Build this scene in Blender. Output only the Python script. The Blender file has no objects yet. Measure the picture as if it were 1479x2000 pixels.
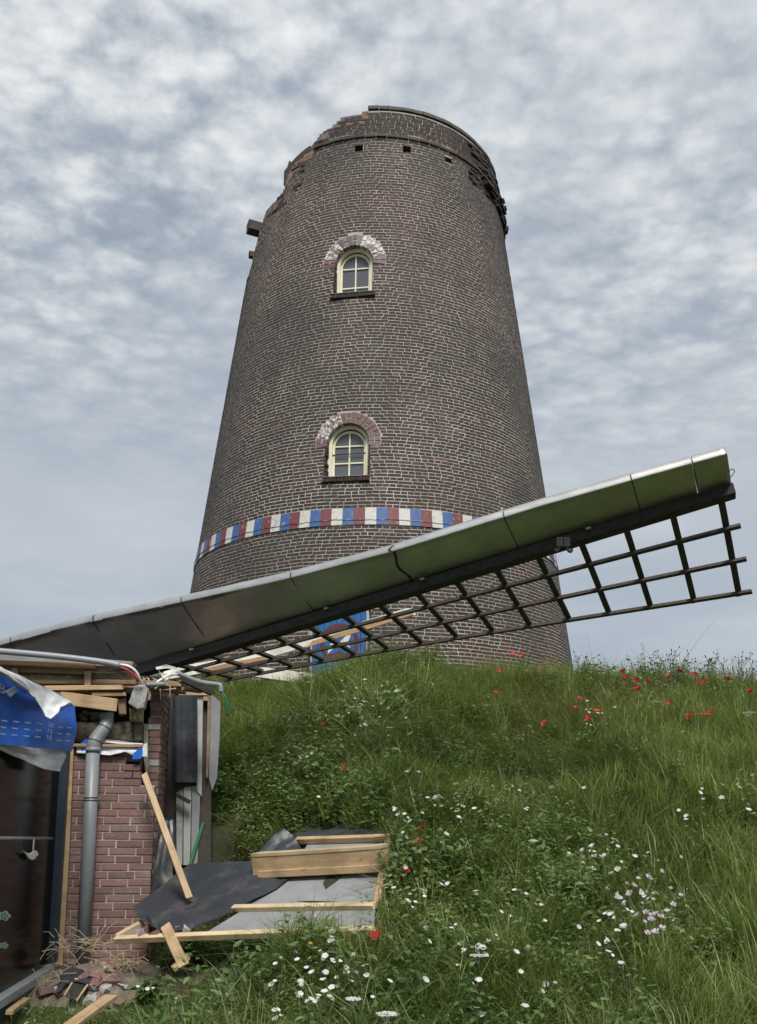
import bpy, bmesh, math, random
import numpy as np
from mathutils import Vector, Matrix, Euler, Quaternion
random.seed(7); rng = np.random.default_rng(7)
sc = bpy.context.scene
COL = sc.collection
# ------------------------------------------------------------------ camera
FPX, PITCH, CY, CX, ROLL = 1700.0, 0.145, 1336.0, 742.0, 0.009
PW, PH = 1479.0, 2000.0
cp, sp = math.cos(PITCH), math.sin(PITCH); cr_, sr_ = math.cos(ROLL), math.sin(ROLL)
CAM = Vector((0, 0, 1.6))
VR = Vector((cr_, -sp * sr_, cp * sr_)); VU = Vector((-sr_, -sp * cr_, cp * cr_)); VF = Vector((0, cp, sp))
cd = bpy.data.cameras.new('camera'); cam = bpy.data.objects.new('camera', cd); COL.objects.link(cam)
cd.sensor_fit = 'HORIZONTAL'; cd.sensor_width = 36.0; cd.lens = FPX / PW * 36.0
cd.shift_x = (PW / 2 - CX) / PW; cd.shift_y = (CY - PH / 2) / PW
cd.clip_start = 0.05; cd.clip_end = 9000
m = Matrix.Identity(4)
for i in range(3):
    m[i][0] = VR[i]; m[i][1] = VU[i]; m[i][2] = -VF[i]; m[i][3] = CAM[i]
cam.matrix_world = m
sc.camera = cam
sc.cycles.use_denoising = True
try: sc.cycles.denoiser = 'OPENIMAGEDENOISE'
except Exception: pass
sc.cycles.max_bounces = 5; sc.cycles.transparent_max_bounces = 8
sc.cycles.diffuse_bounces = 2; sc.cycles.glossy_bounces = 3
sc.view_settings.view_transform = 'Standard'; sc.view_settings.look = 'None'
sc.view_settings.gamma = 1.0; sc.view_settings.exposure = 1.35; sc.view_settings.use_curve_mapping = False
# ------------------------------------------------------------------ world: Nishita sky behind a mackerel cloud sheet
SUN_DIR = Vector((0.10, -0.60, 0.82)).normalized()
SUN_EL = math.asin(SUN_DIR.z); SUN_AZ = math.atan2(SUN_DIR.x, SUN_DIR.y)
w = bpy.data.worlds.new('World'); sc.world = w; w.use_nodes = True
nt = w.node_tree; nt.nodes.clear()
def wn(t, **k):
    n = nt.nodes.new(t)
    for a, b in k.items(): setattr(n, a, b)
    return n
def wl(a, b): nt.links.new(a, b)
def wmath(op, a, b=None, c=None, clamp=False):
    n = wn('ShaderNodeMath', operation=op, use_clamp=clamp)
    for i, v in enumerate((a, b, c)):
        if v is None: continue
        if isinstance(v, (int, float)): n.inputs[i].default_value = v
        else: wl(v, n.inputs[i])
    return n.outputs[0]
sky = wn('ShaderNodeTexSky', sky_type='NISHITA'); sky.sun_disc = False
sky.sun_elevation = SUN_EL; sky.sun_rotation = SUN_AZ; sky.dust_density = 2.0
bg_sky = wn('ShaderNodeBackground'); wl(sky.outputs[0], bg_sky.inputs[0]); bg_sky.inputs[1].default_value = 0.05
tc = wn('ShaderNodeTexCoord'); sep = wn('ShaderNodeSeparateXYZ'); wl(tc.outputs['Generated'], sep.inputs[0])
zz = wmath('MAXIMUM', wmath('ADD', sep.outputs[2], 0.10), 0.06)
comb = wn('ShaderNodeCombineXYZ')
wl(wmath('DIVIDE', sep.outputs[0], zz), comb.inputs[0]); wl(wmath('DIVIDE', sep.outputs[1], zz), comb.inputs[1])
def wnoise(scale, detail, rough, dist, off=(0, 0, 0), rot=0.0, sx=1.0):
    mp = wn('ShaderNodeMapping'); mp.inputs['Location'].default_value = off
    mp.inputs['Rotation'].default_value = (0, 0, rot); mp.inputs['Scale'].default_value = (sx, 1, 1)
    wl(comb.outputs[0], mp.inputs[0])
    n = wn('ShaderNodeTexNoise'); n.inputs['Scale'].default_value = scale; n.inputs['Detail'].default_value = detail
    n.inputs['Roughness'].default_value = rough; n.inputs['Distortion'].default_value = dist
    wl(mp.outputs[0], n.inputs['Vector']); return n.outputs['Fac']
def wpuff(scale, warp, off):
    """rounded cloudlets: smooth Voronoi cells on a noise-warped sheet, 1 in the middle of a cloudlet"""
    mp = wn('ShaderNodeMapping'); mp.inputs['Location'].default_value = off; mp.inputs['Rotation'].default_value = (0, 0, 0.6); mp.inputs['Scale'].default_value = (0.8, 1, 1); wl(comb.outputs[0], mp.inputs[0])
    nz = wn('ShaderNodeTexNoise'); nz.inputs['Scale'].default_value = scale * 0.8; nz.inputs['Detail'].default_value = 4.0; wl(mp.outputs[0], nz.inputs['Vector'])
    sc_ = wn('ShaderNodeVectorMath', operation='MULTIPLY_ADD'); wl(nz.outputs['Color'], sc_.inputs[0]); sc_.inputs[1].default_value = (warp, warp, 0); wl(mp.outputs[0], sc_.inputs[2])
    vo = wn('ShaderNodeTexVoronoi', feature='SMOOTH_F1'); vo.inputs['Scale'].default_value = scale; vo.inputs['Smoothness'].default_value = 0.55; wl(sc_.outputs[0], vo.inputs['Vector'])
    return wmath('SUBTRACT', 1.0, wmath('MULTIPLY', vo.outputs['Distance'], 1.35))
cells = wpuff(13.0, 0.11, (3.1, 1.7, 0)); cells2 = wpuff(29.0, 0.05, (9.4, 0.3, 0))
fine = wnoise(46.0, 4.0, 0.6, 0.0, (0.4, 5.2, 0))
patch = wnoise(1.0, 4.0, 0.55, 0.0, (7.3, 2.2, 0), 0.3)
broad = wnoise(0.42, 2.0, 0.5, 0.0, (1.9, 4.4, 0))
up = wmath('MULTIPLY', wmath('SUBTRACT', sep.outputs[2], 0.33), 4.0, clamp=True)        # rippled high up, smooth sheet low down
ripple = wmath('MULTIPLY', up, wmath('MULTIPLY_ADD', patch, 2.2, -0.30, clamp=True))
v = wmath('MULTIPLY_ADD', wmath('SUBTRACT', cells, 0.52), wmath('MULTIPLY', ripple, 0.52), 0.225)
v = wmath('MULTIPLY_ADD', wmath('SUBTRACT', cells2, 0.52), wmath('MULTIPLY', ripple, 0.36), v)
v = wmath('MULTIPLY_ADD', wmath('SUBTRACT', fine, 0.5), wmath('MULTIPLY', ripple, 0.5), v)
v = wmath('MULTIPLY_ADD', wmath('SUBTRACT', patch, 0.5), 0.55, v)
v = wmath('MULTIPLY_ADD', wmath('SUBTRACT', broad, 0.5), 0.5, v)
v = wmath('MULTIPLY_ADD', sep.outputs[2], 0.72, v, clamp=True)
ramp = wn('ShaderNodeValToRGB'); wl(v, ramp.inputs[0])
cr = ramp.color_ramp; cr.elements[0].position = 0.08; cr.elements[0].color = (0.32, 0.365, 0.43, 1)
cr.elements[1].position = 0.98; cr.elements[1].color = (0.86, 0.87, 0.87, 1)
for pos, c_ in ((0.36, (0.43, 0.48, 0.54, 1)), (0.62, (0.62, 0.66, 0.695, 1))):
    e = cr.elements.new(pos); e.color = c_
bg_cl = wn('ShaderNodeBackground'); wl(ramp.outputs[0], bg_cl.inputs[0]); bg_cl.inputs[1].default_value = 0.405
mixw = wn('ShaderNodeMixShader')
wl(wmath('MULTIPLY_ADD', v, 0.4, 0.72, clamp=True), mixw.inputs[0]); wl(bg_sky.outputs[0], mixw.inputs[1]); wl(bg_cl.outputs[0], mixw.inputs[2])
wo = wn('ShaderNodeOutputWorld'); wl(mixw.outputs[0], wo.inputs[0])
# ------------------------------------------------------------------ sun behind thin cloud
sd = bpy.data.lights.new('sun', 'SUN'); sd.energy = 1.5; sd.angle = math.radians(18); sd.color = (1.0, 0.965, 0.91)
so = bpy.data.objects.new('sun', sd); COL.objects.link(so)
so.rotation_euler = (-SUN_DIR).to_track_quat('-Z', 'Y').to_euler(); so.location = (-20, -12, 30)
# ------------------------------------------------------------------ geometry helpers
def ray(px, py): return VR * ((px - CX) / FPX) + VU * ((CY - py) / FPX) + VF
def at(px, py, d): return CAM + ray(px, py) * d
def onpl(px, py, O, n):
    r = ray(px, py); return CAM + r * ((Vector(O) - CAM).dot(n) / r.dot(n))
def proj(P):
    v_ = Vector(P) - CAM; d = v_.dot(VF); return CX + FPX * v_.dot(VR) / d, CY - FPX * v_.dot(VU) / d, d
def lerp(a, b, t): return a + (b - a) * t
def smooth(t): t = min(1, max(0, t)); return t * t * (3 - 2 * t)
def mesh(name, verts, faces, mat=None, smoothf=False):
    me = bpy.data.meshes.new(name); me.from_pydata([tuple(v_) for v_ in verts], [], [tuple(f_) for f_ in faces]); me.update()
    if mat: me.materials.append(mat)
    if smoothf: me.polygons.foreach_set('use_smooth', [True] * len(me.polygons))
    return me
def link(name, me, parent=None, mw=None):
    o = bpy.data.objects.new(name, me); COL.objects.link(o)
    if mw is not None: o.matrix_world = mw
    if parent is not None:
        o.parent = parent; o.matrix_parent_inverse = WM[parent.name].inverted() if parent.name in WM else Matrix.Identity(4)
    WM[o.name] = mw.copy() if mw is not None else Matrix.Identity(4)
    return o
WM = {}
def tag(o, label=None, cat=None, group=None, kind=None):
    if label: o['label'] = label
    if cat: o['category'] = cat
    if group: o['group'] = group
    if kind: o['kind'] = kind
    return o
def thing(name, label, cat, loc, group=None):
    o = link(name, None, None, Matrix.Translation(Vector(loc))); o.empty_display_size = 0.1
    return tag(o, label, cat, group)
def frame(p0, p1, upv=(0, 0, 1)):
    p0 = Vector(p0); p1 = Vector(p1); x = (p1 - p0); L = x.length; x.normalize()
    y = Vector(upv).cross(x)
    if y.length < 1e-4: y = Vector((0, 1, 0)).cross(x)
    y.normalize(); z = x.cross(y)
    mm = Matrix.Identity(4)
    for i in range(3): mm[i][0] = x[i]; mm[i][1] = y[i]; mm[i][2] = z[i]; mm[i][3] = p0[i]
    return mm, L
BOXF = [(0, 3, 2, 1), (4, 5, 6, 7), (0, 1, 5, 4), (1, 2, 6, 5), (2, 3, 7, 6), (3, 0, 4, 7)]
def box_v(x0, x1, y0, y1, z0, z1):
    return [(x0, y0, z0), (x1, y0, z0), (x1, y1, z0), (x0, y1, z0), (x0, y0, z1), (x1, y0, z1), (x1, y1, z1), (x0, y1, z1)]
def bev_mesh(name, verts, faces, mat, bev=0.003, seg=1, smoothf=False):
    bm = bmesh.new(); vs = [bm.verts.new(v_) for v_ in verts]
    for f_ in faces: bm.faces.new([vs[i] for i in f_])
    bmesh.ops.recalc_face_normals(bm, faces=bm.faces[:])
    if bev > 0: bmesh.ops.bevel(bm, geom=bm.edges[:], offset=bev, segments=seg, affect='EDGES', profile=0.5)
    me = bpy.data.meshes.new(name); bm.to_mesh(me); bm.free(); me.materials.append(mat)
    if smoothf: me.polygons.foreach_set('use_smooth', [True] * len(me.polygons))
    return me
def plank(name, p0, p1, wdt, hgt, mat, parent=None, upv=(0, 0, 1), bev=0.003, ragged=0.0, seed=0, ctr=(0.5, 0.5), nseg=5):
    """timber between two points: local x runs along it; slightly bowed, ends may be broken"""
    r = random.Random(seed * 31 + int(wdt * 1e4))
    mm, L = frame(p0, p1, upv)
    y0, y1 = -wdt * ctr[0], wdt * (1 - ctr[0]); z0, z1 = -hgt * ctr[1], hgt * (1 - ctr[1])
    vs, fs = [], []
    bow = r.uniform(-0.004, 0.004) * L
    for k in range(nseg + 1):
        t = k / nseg; x = L * t; dz = bow * math.sin(math.pi * t); dy = r.uniform(-.0012, .0012)
        e = [0, 0, 0, 0]
        if ragged and k in (0, nseg): e = [r.uniform(-ragged, ragged) for _ in range(4)]
        vs += [(x + e[0], y0 + dy, z0 + dz), (x + e[1], y1 + dy, z0 + dz), (x + e[2], y1 + dy, z1 + dz), (x + e[3], y0 + dy, z1 + dz)]
        if k:
            b = 4 * (k - 1)
            for j in range(4): fs.append((b + j, b + (j + 1) % 4, b + 4 + (j + 1) % 4, b + 4 + j))
    n = 4 * nseg; fs += [(3, 2, 1, 0), (n, n + 1, n + 2, n + 3)]
    return link(name, bev_mesh(name, vs, fs, mat, bev), parent, mm)
def tube_v(pts, rad, n=12, cap=True):
    pts = [Vector(p_) for p_ in pts]; vs, fs = [], []
    nrm = None
    for k, p_ in enumerate(pts):
        t = (pts[min(k + 1, len(pts) - 1)] - pts[max(k - 1, 0)]).normalized()
        if nrm is None:
            nrm = t.orthogonal().normalized()
        nrm = (nrm - t * nrm.dot(t)).normalized(); bn = t.cross(nrm)
        rr = rad[k] if isinstance(rad, (list, tuple)) else rad
        for j in range(n):
            a = 2 * math.pi * j / n; vs.append(p_ + (nrm * math.cos(a) + bn * math.sin(a)) * rr)
        if k:
            b = n * (k - 1)
            for j in range(n): fs.append((b + j, b + (j + 1) % n, b + n + (j + 1) % n, b + n + j))
    if cap:
        fs.append(tuple(range(n - 1, -1, -1))); b = n * (len(pts) - 1); fs.append(tuple(range(b, b + n)))
    return vs, fs
def tube(name, pts, rad, mat, parent=None, n=12):
    vs, fs = tube_v(pts, rad, n); return link(name, mesh(name, vs, fs, mat, True), parent)
def spline(pts, n=8):
    pts = [Vector(p_) for p_ in pts]; out = []
    P = [pts[0] * 2 - pts[1]] + pts + [pts[-1] * 2 - pts[-2]]
    for i in range(1, len(P) - 2):
        for k in range(n):
            t = k / n; a, b, c_, d = P[i - 1], P[i], P[i + 1], P[i + 2]
            out.append(0.5 * ((2 * b) + (c_ - a) * t + (2 * a - 5 * b + 4 * c_ - d) * t * t + (3 * b - a - 3 * c_ + d) * t ** 3))
    out.append(pts[-1]); return out
def extrude_poly(name, pts, depth, nrm, mat, parent=None, bev=0.002):
    """closed outline (3D points in a plane) given a thickness along nrm"""
    nrm = Vector(nrm).normalized(); n = len(pts)
    vs = [Vector(p_) for p_ in pts] + [Vector(p_) - nrm * depth for p_ in pts]
    fs = [tuple(range(n)), tuple(range(2 * n - 1, n - 1, -1))] + [(i, n + i, n + (i + 1) % n, (i + 1) % n) for i in range(n)]
    return link(name, bev_mesh(name, vs, fs, mat, bev), parent)
# value noise for python side shaping
_perm = np.random.default_rng(3).random((64, 64))
def vnoise(x, y):
    x = np.asarray(x, float); y = np.asarray(y, float)
    xi = np.floor(x).astype(int); yi = np.floor(y).astype(int); fx = x - xi; fy = y - yi
    fx = fx * fx * (3 - 2 * fx); fy = fy * fy * (3 - 2 * fy)
    g = lambda a, b: _perm[a % 64, b % 64]
    return (g(xi, yi) * (1 - fx) + g(xi + 1, yi) * fx) * (1 - fy) + (g(xi, yi + 1) * (1 - fx) + g(xi + 1, yi + 1) * fx) * fy
# ------------------------------------------------------------------ materials
MATS = {}
class NB:
    def __init__(s, name):
        s.m = bpy.data.materials.new(name); s.m.use_nodes = True; s.t = s.m.node_tree; s.t.nodes.clear()
        s.out = s.n('ShaderNodeOutputMaterial'); s.b = s.n('ShaderNodeBsdfPrincipled'); s.l(s.b.outputs[0], s.out.inputs[0]); MATS[name] = s.m
    def n(s, t, **k):
        x = s.t.nodes.new(t)
        for a, b in k.items(): setattr(x, a, b)
        return x
    def l(s, a, b): s.t.links.new(a, b)
    def set(s, i, v_):
        if hasattr(v_, 'is_linked'): s.l(v_, i)
        elif isinstance(v_, tuple): i.default_value = (*v_, 1) if len(v_) == 3 and len(i.default_value) == 4 else v_
        else: i.default_value = v_
    def p(s, **k):
        for a, v_ in k.items(): s.set(s.b.inputs[a.replace('_', ' ')], v_)
        return s
    def coord(s, kind='Object', scale=(1, 1, 1), rot=(0, 0, 0)):
        tc_ = s.n('ShaderNodeTexCoord'); mp = s.n('ShaderNodeMapping'); mp.inputs['Scale'].default_value = scale; mp.inputs['Rotation'].default_value = rot
        if kind == 'World': g = s.n('ShaderNodeNewGeometry'); s.l(g.outputs['Position'], mp.inputs[0])
        else: s.l(tc_.outputs[kind], mp.inputs[0])
        return mp.outputs[0]
    def noise(s, vec, scale, detail=4, rough=0.55, dist=0.0):
        n = s.n('ShaderNodeTexNoise'); s.l(vec, n.inputs['Vector']); n.inputs['Scale'].default_value = scale
        n.inputs['Detail'].default_value = detail; n.inputs['Roughness'].default_value = rough; n.inputs['Distortion'].default_value = dist
        return n.outputs['Fac']
    def ramp(s, fac, stops, interp='LINEAR'):
        r = s.n('ShaderNodeValToRGB'); s.set(r.inputs[0], fac); c_ = r.color_ramp; c_.interpolation = interp
        while len(c_.elements) < len(stops): c_.elements.new(0.5)
        for e, (pos, col) in zip(c_.elements, stops): e.position = pos; e.color = (*col, 1) if len(col) == 3 else col
        return r.outputs[0]
    def mix(s, fac, a, b, mode='MIX'):
        m_ = s.n('ShaderNodeMix', data_type='RGBA', blend_type=mode); s.set(m_.inputs[0], fac); s.set(m_.inputs[6], a); s.set(m_.inputs[7], b); return m_.outputs[2]
    def math(s, op, a, b=0.0, clamp=False):
        m_ = s.n('ShaderNodeMath', operation=op, use_clamp=clamp); s.set(m_.inputs[0], a); s.set(m_.inputs[1], b); return m_.outputs[0]
    def bump(s, h, strength=0.4, dist=0.01):
        b = s.n('ShaderNodeBump'); b.inputs['Strength'].default_value = strength; b.inputs['Distance'].default_value = dist
        s.l(h, b.inputs['Height']); s.l(b.outputs[0], s.b.inputs['Normal']); return s
    def objrand(s): return s.n('ShaderNodeObjectInfo').outputs['Random']
    def attr(s, name): return s.n('ShaderNodeAttribute', attribute_name=name).outputs
def simple(name, col, rough=0.8, var=0.25, scale=6.0, bump=0.2, bdist=0.004, metallic=0.0, kind='World', detail=5, bscale=None, **k):
    b = NB(name); c_ = b.coord(kind); n = b.noise(c_, scale, detail)
    dark = tuple(x * (1 - var) for x in col); lite = tuple(min(1, x * (1 + var)) for x in col)
    b.p(Base_Color=b.ramp(n, [(0.25, dark), (0.75, lite)]), Roughness=rough, Metallic=metallic, **k)
    if bump: b.bump(b.noise(c_, bscale or scale * 4, 5), bump, bdist)
    return b.m
def wood(name, c0, c1, knots=True, rough=0.65, stain=(0.12, 0.07, 0.03)):
    b = NB(name); v_ = b.coord('Object', (1.2, 16, 16)); r = b.objrand()
    add = b.n('ShaderNodeVectorMath', operation='ADD'); b.l(v_, add.inputs[0])
    cx_ = b.n('ShaderNodeCombineXYZ'); b.set(cx_.inputs[0], b.math('MULTIPLY', r, 37.0)); b.set(cx_.inputs[1], b.math('MULTIPLY', r, 91.0)); b.l(cx_.outputs[0], add.inputs[1])
    g = b.noise(add.outputs[0], 2.2, 6, 0.6, 1.2); col = b.ramp(g, [(0.25, c0), (0.7, c1)])
    v2 = b.coord('Object', (2.2, 9, 9)); a2 = b.n('ShaderNodeVectorMath', operation='ADD'); b.l(v2, a2.inputs[0]); b.l(cx_.outputs[0], a2.inputs[1])
    kn = b.noise(a2.outputs[0], 1.6, 2, 0.5)
    if knots: col = b.mix(b.ramp(kn, [(0.70, (0, 0, 0)), (0.78, (1, 1, 1))]), col, stain)
    dirt = b.noise(b.coord('World'), 4.0, 5); col = b.mix(b.ramp(dirt, [(0.45, (0, 0, 0)), (0.75, (0.75, 0.75, 0.75))]), col, tuple(x * 0.5 for x in c0))
    tone = b.math('ADD', b.math('MULTIPLY', r, 0.35), 0.8); col = b.mix(1.0, col, tone, 'MULTIPLY')
    b.p(Base_Color=col, Roughness=rough); b.bump(g, 0.35, 0.003); return b.m
def build_materials():
    # tower brick: colour comes from the brick, speckle and grime from noise
    b = NB('tower_brick'); c_ = b.coord('World'); base = b.attr('bcol')['Color']
    sp_ = b.noise(c_, 55, 4, 0.7); col = b.mix(0.55, base, b.ramp(sp_, [(0.3, (0.55, 0.53, 0.53)), (0.72, (1.3, 1.25, 1.2))]), 'MULTIPLY')
    soot = b.noise(c_, 0.55, 5, 0.6); col = b.mix(b.ramp(soot, [(0.42, (0, 0, 0)), (0.66, (0.7, 0.7, 0.7))]), col, (0.026, 0.024, 0.021))
    strk = b.noise(b.coord('World', (2.2, 2.2, 0.16)), 1.6, 6, 0.65); col = b.mix(b.ramp(strk, [(0.52, (0, 0, 0)), (0.74, (0.55, 0.55, 0.55))]), col, (0.030, 0.028, 0.021))
    lime = b.noise(c_, 9, 6, 0.7); col = b.mix(b.ramp(lime, [(0.66, (0, 0, 0)), (0.82, (0.22, 0.22, 0.22))]), col, (0.30, 0.27, 0.24))
    b.p(Base_Color=col, Roughness=0.82); b.bump(sp_, 0.5, 0.006)
    b = NB('tower_mortar'); c_ = b.coord('World'); n = b.noise(c_, 3.0, 6, 0.65); f_ = b.noise(c_, 70, 3, 0.6)
    col = b.ramp(n, [(0.3, (0.29, 0.258, 0.222)), (0.6, (0.46, 0.425, 0.375)), (0.8, (0.60, 0.57, 0.525))])
    soot = b.noise(c_, 0.55, 5, 0.6); col = b.mix(b.ramp(soot, [(0.42, (0, 0, 0)), (0.66, (0.75, 0.75, 0.75))]), col, (0.17, 0.155, 0.135))
    strk = b.noise(b.coord('World', (2.2, 2.2, 0.16)), 1.6, 6, 0.65); col = b.mix(b.ramp(strk, [(0.52, (0, 0, 0)), (0.74, (0.6, 0.6, 0.6))]), col, (0.15, 0.14, 0.115))
    b.p(Base_Color=col, Roughness=0.95); b.bump(f_, 0.5, 0.006)
    simple('rim_rubble', (0.17, 0.125, 0.10), 0.95, 0.45, 9, 0.8, 0.02)
    # house brick
    b = NB('house_brick'); c_ = b.coord('World'); r = b.objrand()
    col = b.ramp(r, [(0.0, (0.155, 0.090, 0.080)), (0.45, (0.205, 0.118, 0.102)), (0.8, (0.25, 0.145, 0.125)), (1.0, (0.21, 0.155, 0.14))])
    n = b.noise(c_, 40, 5, 0.7); col = b.mix(0.5, col, b.ramp(n, [(0.3, (0.5, 0.48, 0.47)), (0.75, (1.3, 1.25, 1.2))]), 'MULTIPLY')
    d = b.noise(c_, 7, 6, 0.7); col = b.mix(b.ramp(d, [(0.55, (0, 0, 0)), (0.75, (0.5, 0.5, 0.5))]), col, (0.36, 0.31, 0.28))
    b.p(Base_Color=col, Roughness=0.85); b.bump(n, 0.5, 0.006)
    simple('house_mortar', (0.36, 0.33, 0.30), 0.95, 0.3, 9, 0.5, 0.006)
    # painted things
    def paint(name, col, wear=(0.42, 0.37, 0.33), amt=0.62, rough=0.6):
        b = NB(name); c_ = b.coord('World'); n = b.noise(c_, 14, 7, 0.7); k = b.noise(c_, 2.5, 4)
        cc = b.mix(b.ramp(k, [(0.3, (0, 0, 0)), (0.8, (0.35, 0.35, 0.35))]), col, tuple(x * 0.55 for x in col))
        cc = b.mix(b.ramp(n, [(amt, (0, 0, 0)), (amt + 0.06, (1, 1, 1))]), cc, wear)
        b.p(Base_Color=cc, Roughness=rough); b.bump(n, 0.25, 0.003); return b.m
    paint('paint_white', (0.58, 0.57, 0.52), (0.36, 0.33, 0.29), 0.56); paint('paint_blue', (0.045, 0.11, 0.29), (0.36, 0.33, 0.29), 0.60); paint('paint_red', (0.165, 0.040, 0.048), (0.36, 0.33, 0.29), 0.60)
    paint('arch_white', (0.62, 0.63, 0.62), (0.16, 0.10, 0.085), 0.46); paint('arch_blue', (0.12, 0.18, 0.26), (0.16, 0.09, 0.08), 0.46); paint('arch_red', (0.115, 0.058, 0.05), (0.45, 0.40, 0.36), 0.63)
    paint('arch_purple', (0.15, 0.08, 0.10), (0.3, 0.26, 0.25), 0.6)
    simple('frame_cream', (0.72, 0.68, 0.50), 0.45, 0.10, 5, 0.05)
    paint('door_blue', (0.015, 0.115, 0.33), (0.02, 0.06, 0.15), 0.7, 0.5); paint('door_red', (0.12, 0.018, 0.030), (0.05, 0.02, 0.03), 0.7, 0.5)
    paint('door_white', (0.70, 0.67, 0.58), (0.5, 0.45, 0.4), 0.72, 0.5)
    simple('lead_sill', (0.20, 0.23, 0.25), 0.5, 0.3, 12, 0.2)
    simple('iron_black', (0.02, 0.02, 0.022), 0.55, 0.3, 20, 0.1)
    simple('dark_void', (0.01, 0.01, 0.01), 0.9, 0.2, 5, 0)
    b = NB('window_glass'); b.p(Base_Color=(0.10, 0.105, 0.12), Roughness=0.12, IOR=1.5); b.bump(b.noise(b.coord('World'), 2.5, 2), 0.05, 0.02)
    # sail
    b = NB('aluminium'); c_ = b.coord('World'); n = b.noise(c_, 5, 6, 0.6); st = b.noise(b.coord('World', (0.6, 0.6, 18)), 5, 4)
    col = b.ramp(n, [(0.3, (0.50, 0.50, 0.49)), (0.7, (0.66, 0.65, 0.62))]); d = b.noise(c_, 1.1, 6, 0.65)
    col = b.mix(b.ramp(d, [(0.45, (0, 0, 0)), (0.75, (0.4, 0.4, 0.4))]), col, (0.36, 0.33, 0.29))
    b.p(Base_Color=col, Metallic=1.0, Roughness=b.ramp(st, [(0.3, (0.36,) * 3), (0.7, (0.50,) * 3)])); b.bump(b.noise(c_, 1.8, 3), 0.10, 0.05)
    b = NB('stock_steel'); c_ = b.coord('World'); n = b.noise(c_, 18, 6, 0.7)
    b.p(Base_Color=b.ramp(n, [(0.4, (0.014, 0.014, 0.013)), (0.75, (0.045, 0.040, 0.034))]), Roughness=0.7); b.bump(n, 0.3, 0.003)
    b = NB('lattice_wood'); c_ = b.coord('World'); n = b.noise(c_, 22, 6, 0.7); g = b.noise(c_, 3, 4)
    b.p(Base_Color=b.mix(b.ramp(g, [(0.4, (0, 0, 0)), (0.7, (1, 1, 1))]), b.ramp(n, [(0.35, (0.035, 0.034, 0.026)), (0.7, (0.085, 0.082, 0.062))]), (0.05, 0.03, 0.02)), Roughness=0.8); b.bump(n, 0.4, 0.003)
    # house
    wood('pine', (0.35, 0.235, 0.125), (0.54, 0.39, 0.225)); wood('pine_old', (0.22, 0.145, 0.085), (0.38, 0.265, 0.155)); wood('pine_pale', (0.46, 0.34, 0.20), (0.62, 0.49, 0.31))
    wood('white_timber', (0.62, 0.60, 0.53), (0.74, 0.72, 0.64), False); wood('broken_timber', (0.30, 0.17, 0.09), (0.44, 0.27, 0.15))
    simple('bitumen', (0.028, 0.027, 0.026), 0.95, 0.3, 20, 0.4)
    simple('pvc_grey', (0.20, 0.215, 0.225), 0.42, 0.10, 8, 0.04)
    simple('conduit_grey', (0.24, 0.26, 0.285), 0.4, 0.08, 8, 0.03)
    simple('zinc', (0.30, 0.31, 0.32), 0.45, 0.2, 6, 0.1, metallic=0.4)
    simple('glass_wool', (0.34, 0.30, 0.17), 1.0, 0.4, 26, 0.8, 0.02)
    simple('grey_wool', (0.20, 0.185, 0.13), 1.0, 0.45, 22, 0.8, 0.02)
    b = NB('tarp_blue'); c_ = b.coord('World'); n = b.noise(c_, 7, 5)
    b.p(Base_Color=b.ramp(n, [(0.3, (0.010, 0.095, 0.46)), (0.75, (0.02, 0.15, 0.60))]), Roughness=0.42); b.bump(b.noise(c_, 5, 5, 0.6, 0.6), 0.25, 0.02)
    b = NB('tarp_white'); c_ = b.coord('World'); n = b.noise(c_, 9, 6, 0.65); b.p(Base_Color=b.ramp(n, [(0.3, (0.46, 0.47, 0.48)), (0.7, (0.68, 0.69, 0.70))]), Roughness=0.6); b.bump(b.noise(c_, 11, 5, 0.6, 0.8), 0.5, 0.02)
    simple('print_white', (0.52, 0.60, 0.74), 0.6, 0.05, 9, 0)
    b = NB('black_foil'); c_ = b.coord('World'); n = b.noise(c_, 4, 6, 0.65, 0.5); du = b.noise(c_, 2.6, 6, 0.7)
    col = b.mix(b.ramp(du, [(0.50, (0, 0, 0)), (0.80, (0.6, 0.6, 0.6))]), (0.032, 0.037, 0.046), (0.20, 0.17, 0.135))
    b.p(Base_Color=col, Roughness=b.ramp(n, [(0.3, (0.32,) * 3), (0.8, (0.6,) * 3)])); b.bump(b.noise(c_, 9, 5, 0.6, 1.0), 0.4, 0.015)
    simple('fibre_grey', (0.24, 0.245, 0.25), 0.7, 0.18, 5, 0.15); simple('board_pale', (0.38, 0.39, 0.37), 0.75, 0.25, 6, 0.3, bscale=40)
    simple('concrete', (0.34, 0.335, 0.32), 0.95, 0.3, 16, 0.7, 0.01)
    simple('frame_navy', (0.022, 0.032, 0.048), 0.45, 0.25, 6, 0.05); simple('frame_alu', (0.34, 0.37, 0.39), 0.4, 0.15, 6, 0.05, metallic=0.3)
    b = NB('door_glass'); tr = b.n('ShaderNodeBsdfTransparent'); tr.inputs[0].default_value = (0.62, 0.64, 0.62, 1); gl = b.n('ShaderNodeBsdfGlossy'); gl.inputs['Roughness'].default_value = 0.16
    fr = b.n('ShaderNodeFresnel'); fr.inputs[0].default_value = 1.33; mx = b.n('ShaderNodeMixShader'); b.l(fr.outputs[0], mx.inputs[0]); b.l(tr.outputs[0], mx.inputs[1]); b.l(gl.outputs[0], mx.inputs[2]); b.l(mx.outputs[0], b.out.inputs[0])
    simple('room_brown', (0.20, 0.165, 0.14), 0.9, 0.2, 6, 0.2); simple('room_dark', (0.06, 0.05, 0.045), 0.9, 0.2, 6, 0)
    simple('white_ceramic', (0.72, 0.73, 0.70), 0.5, 0.1, 9, 0.05); simple('decal_green', (0.30, 0.48, 0.36), 0.5, 0.3, 25, 0)
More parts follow.
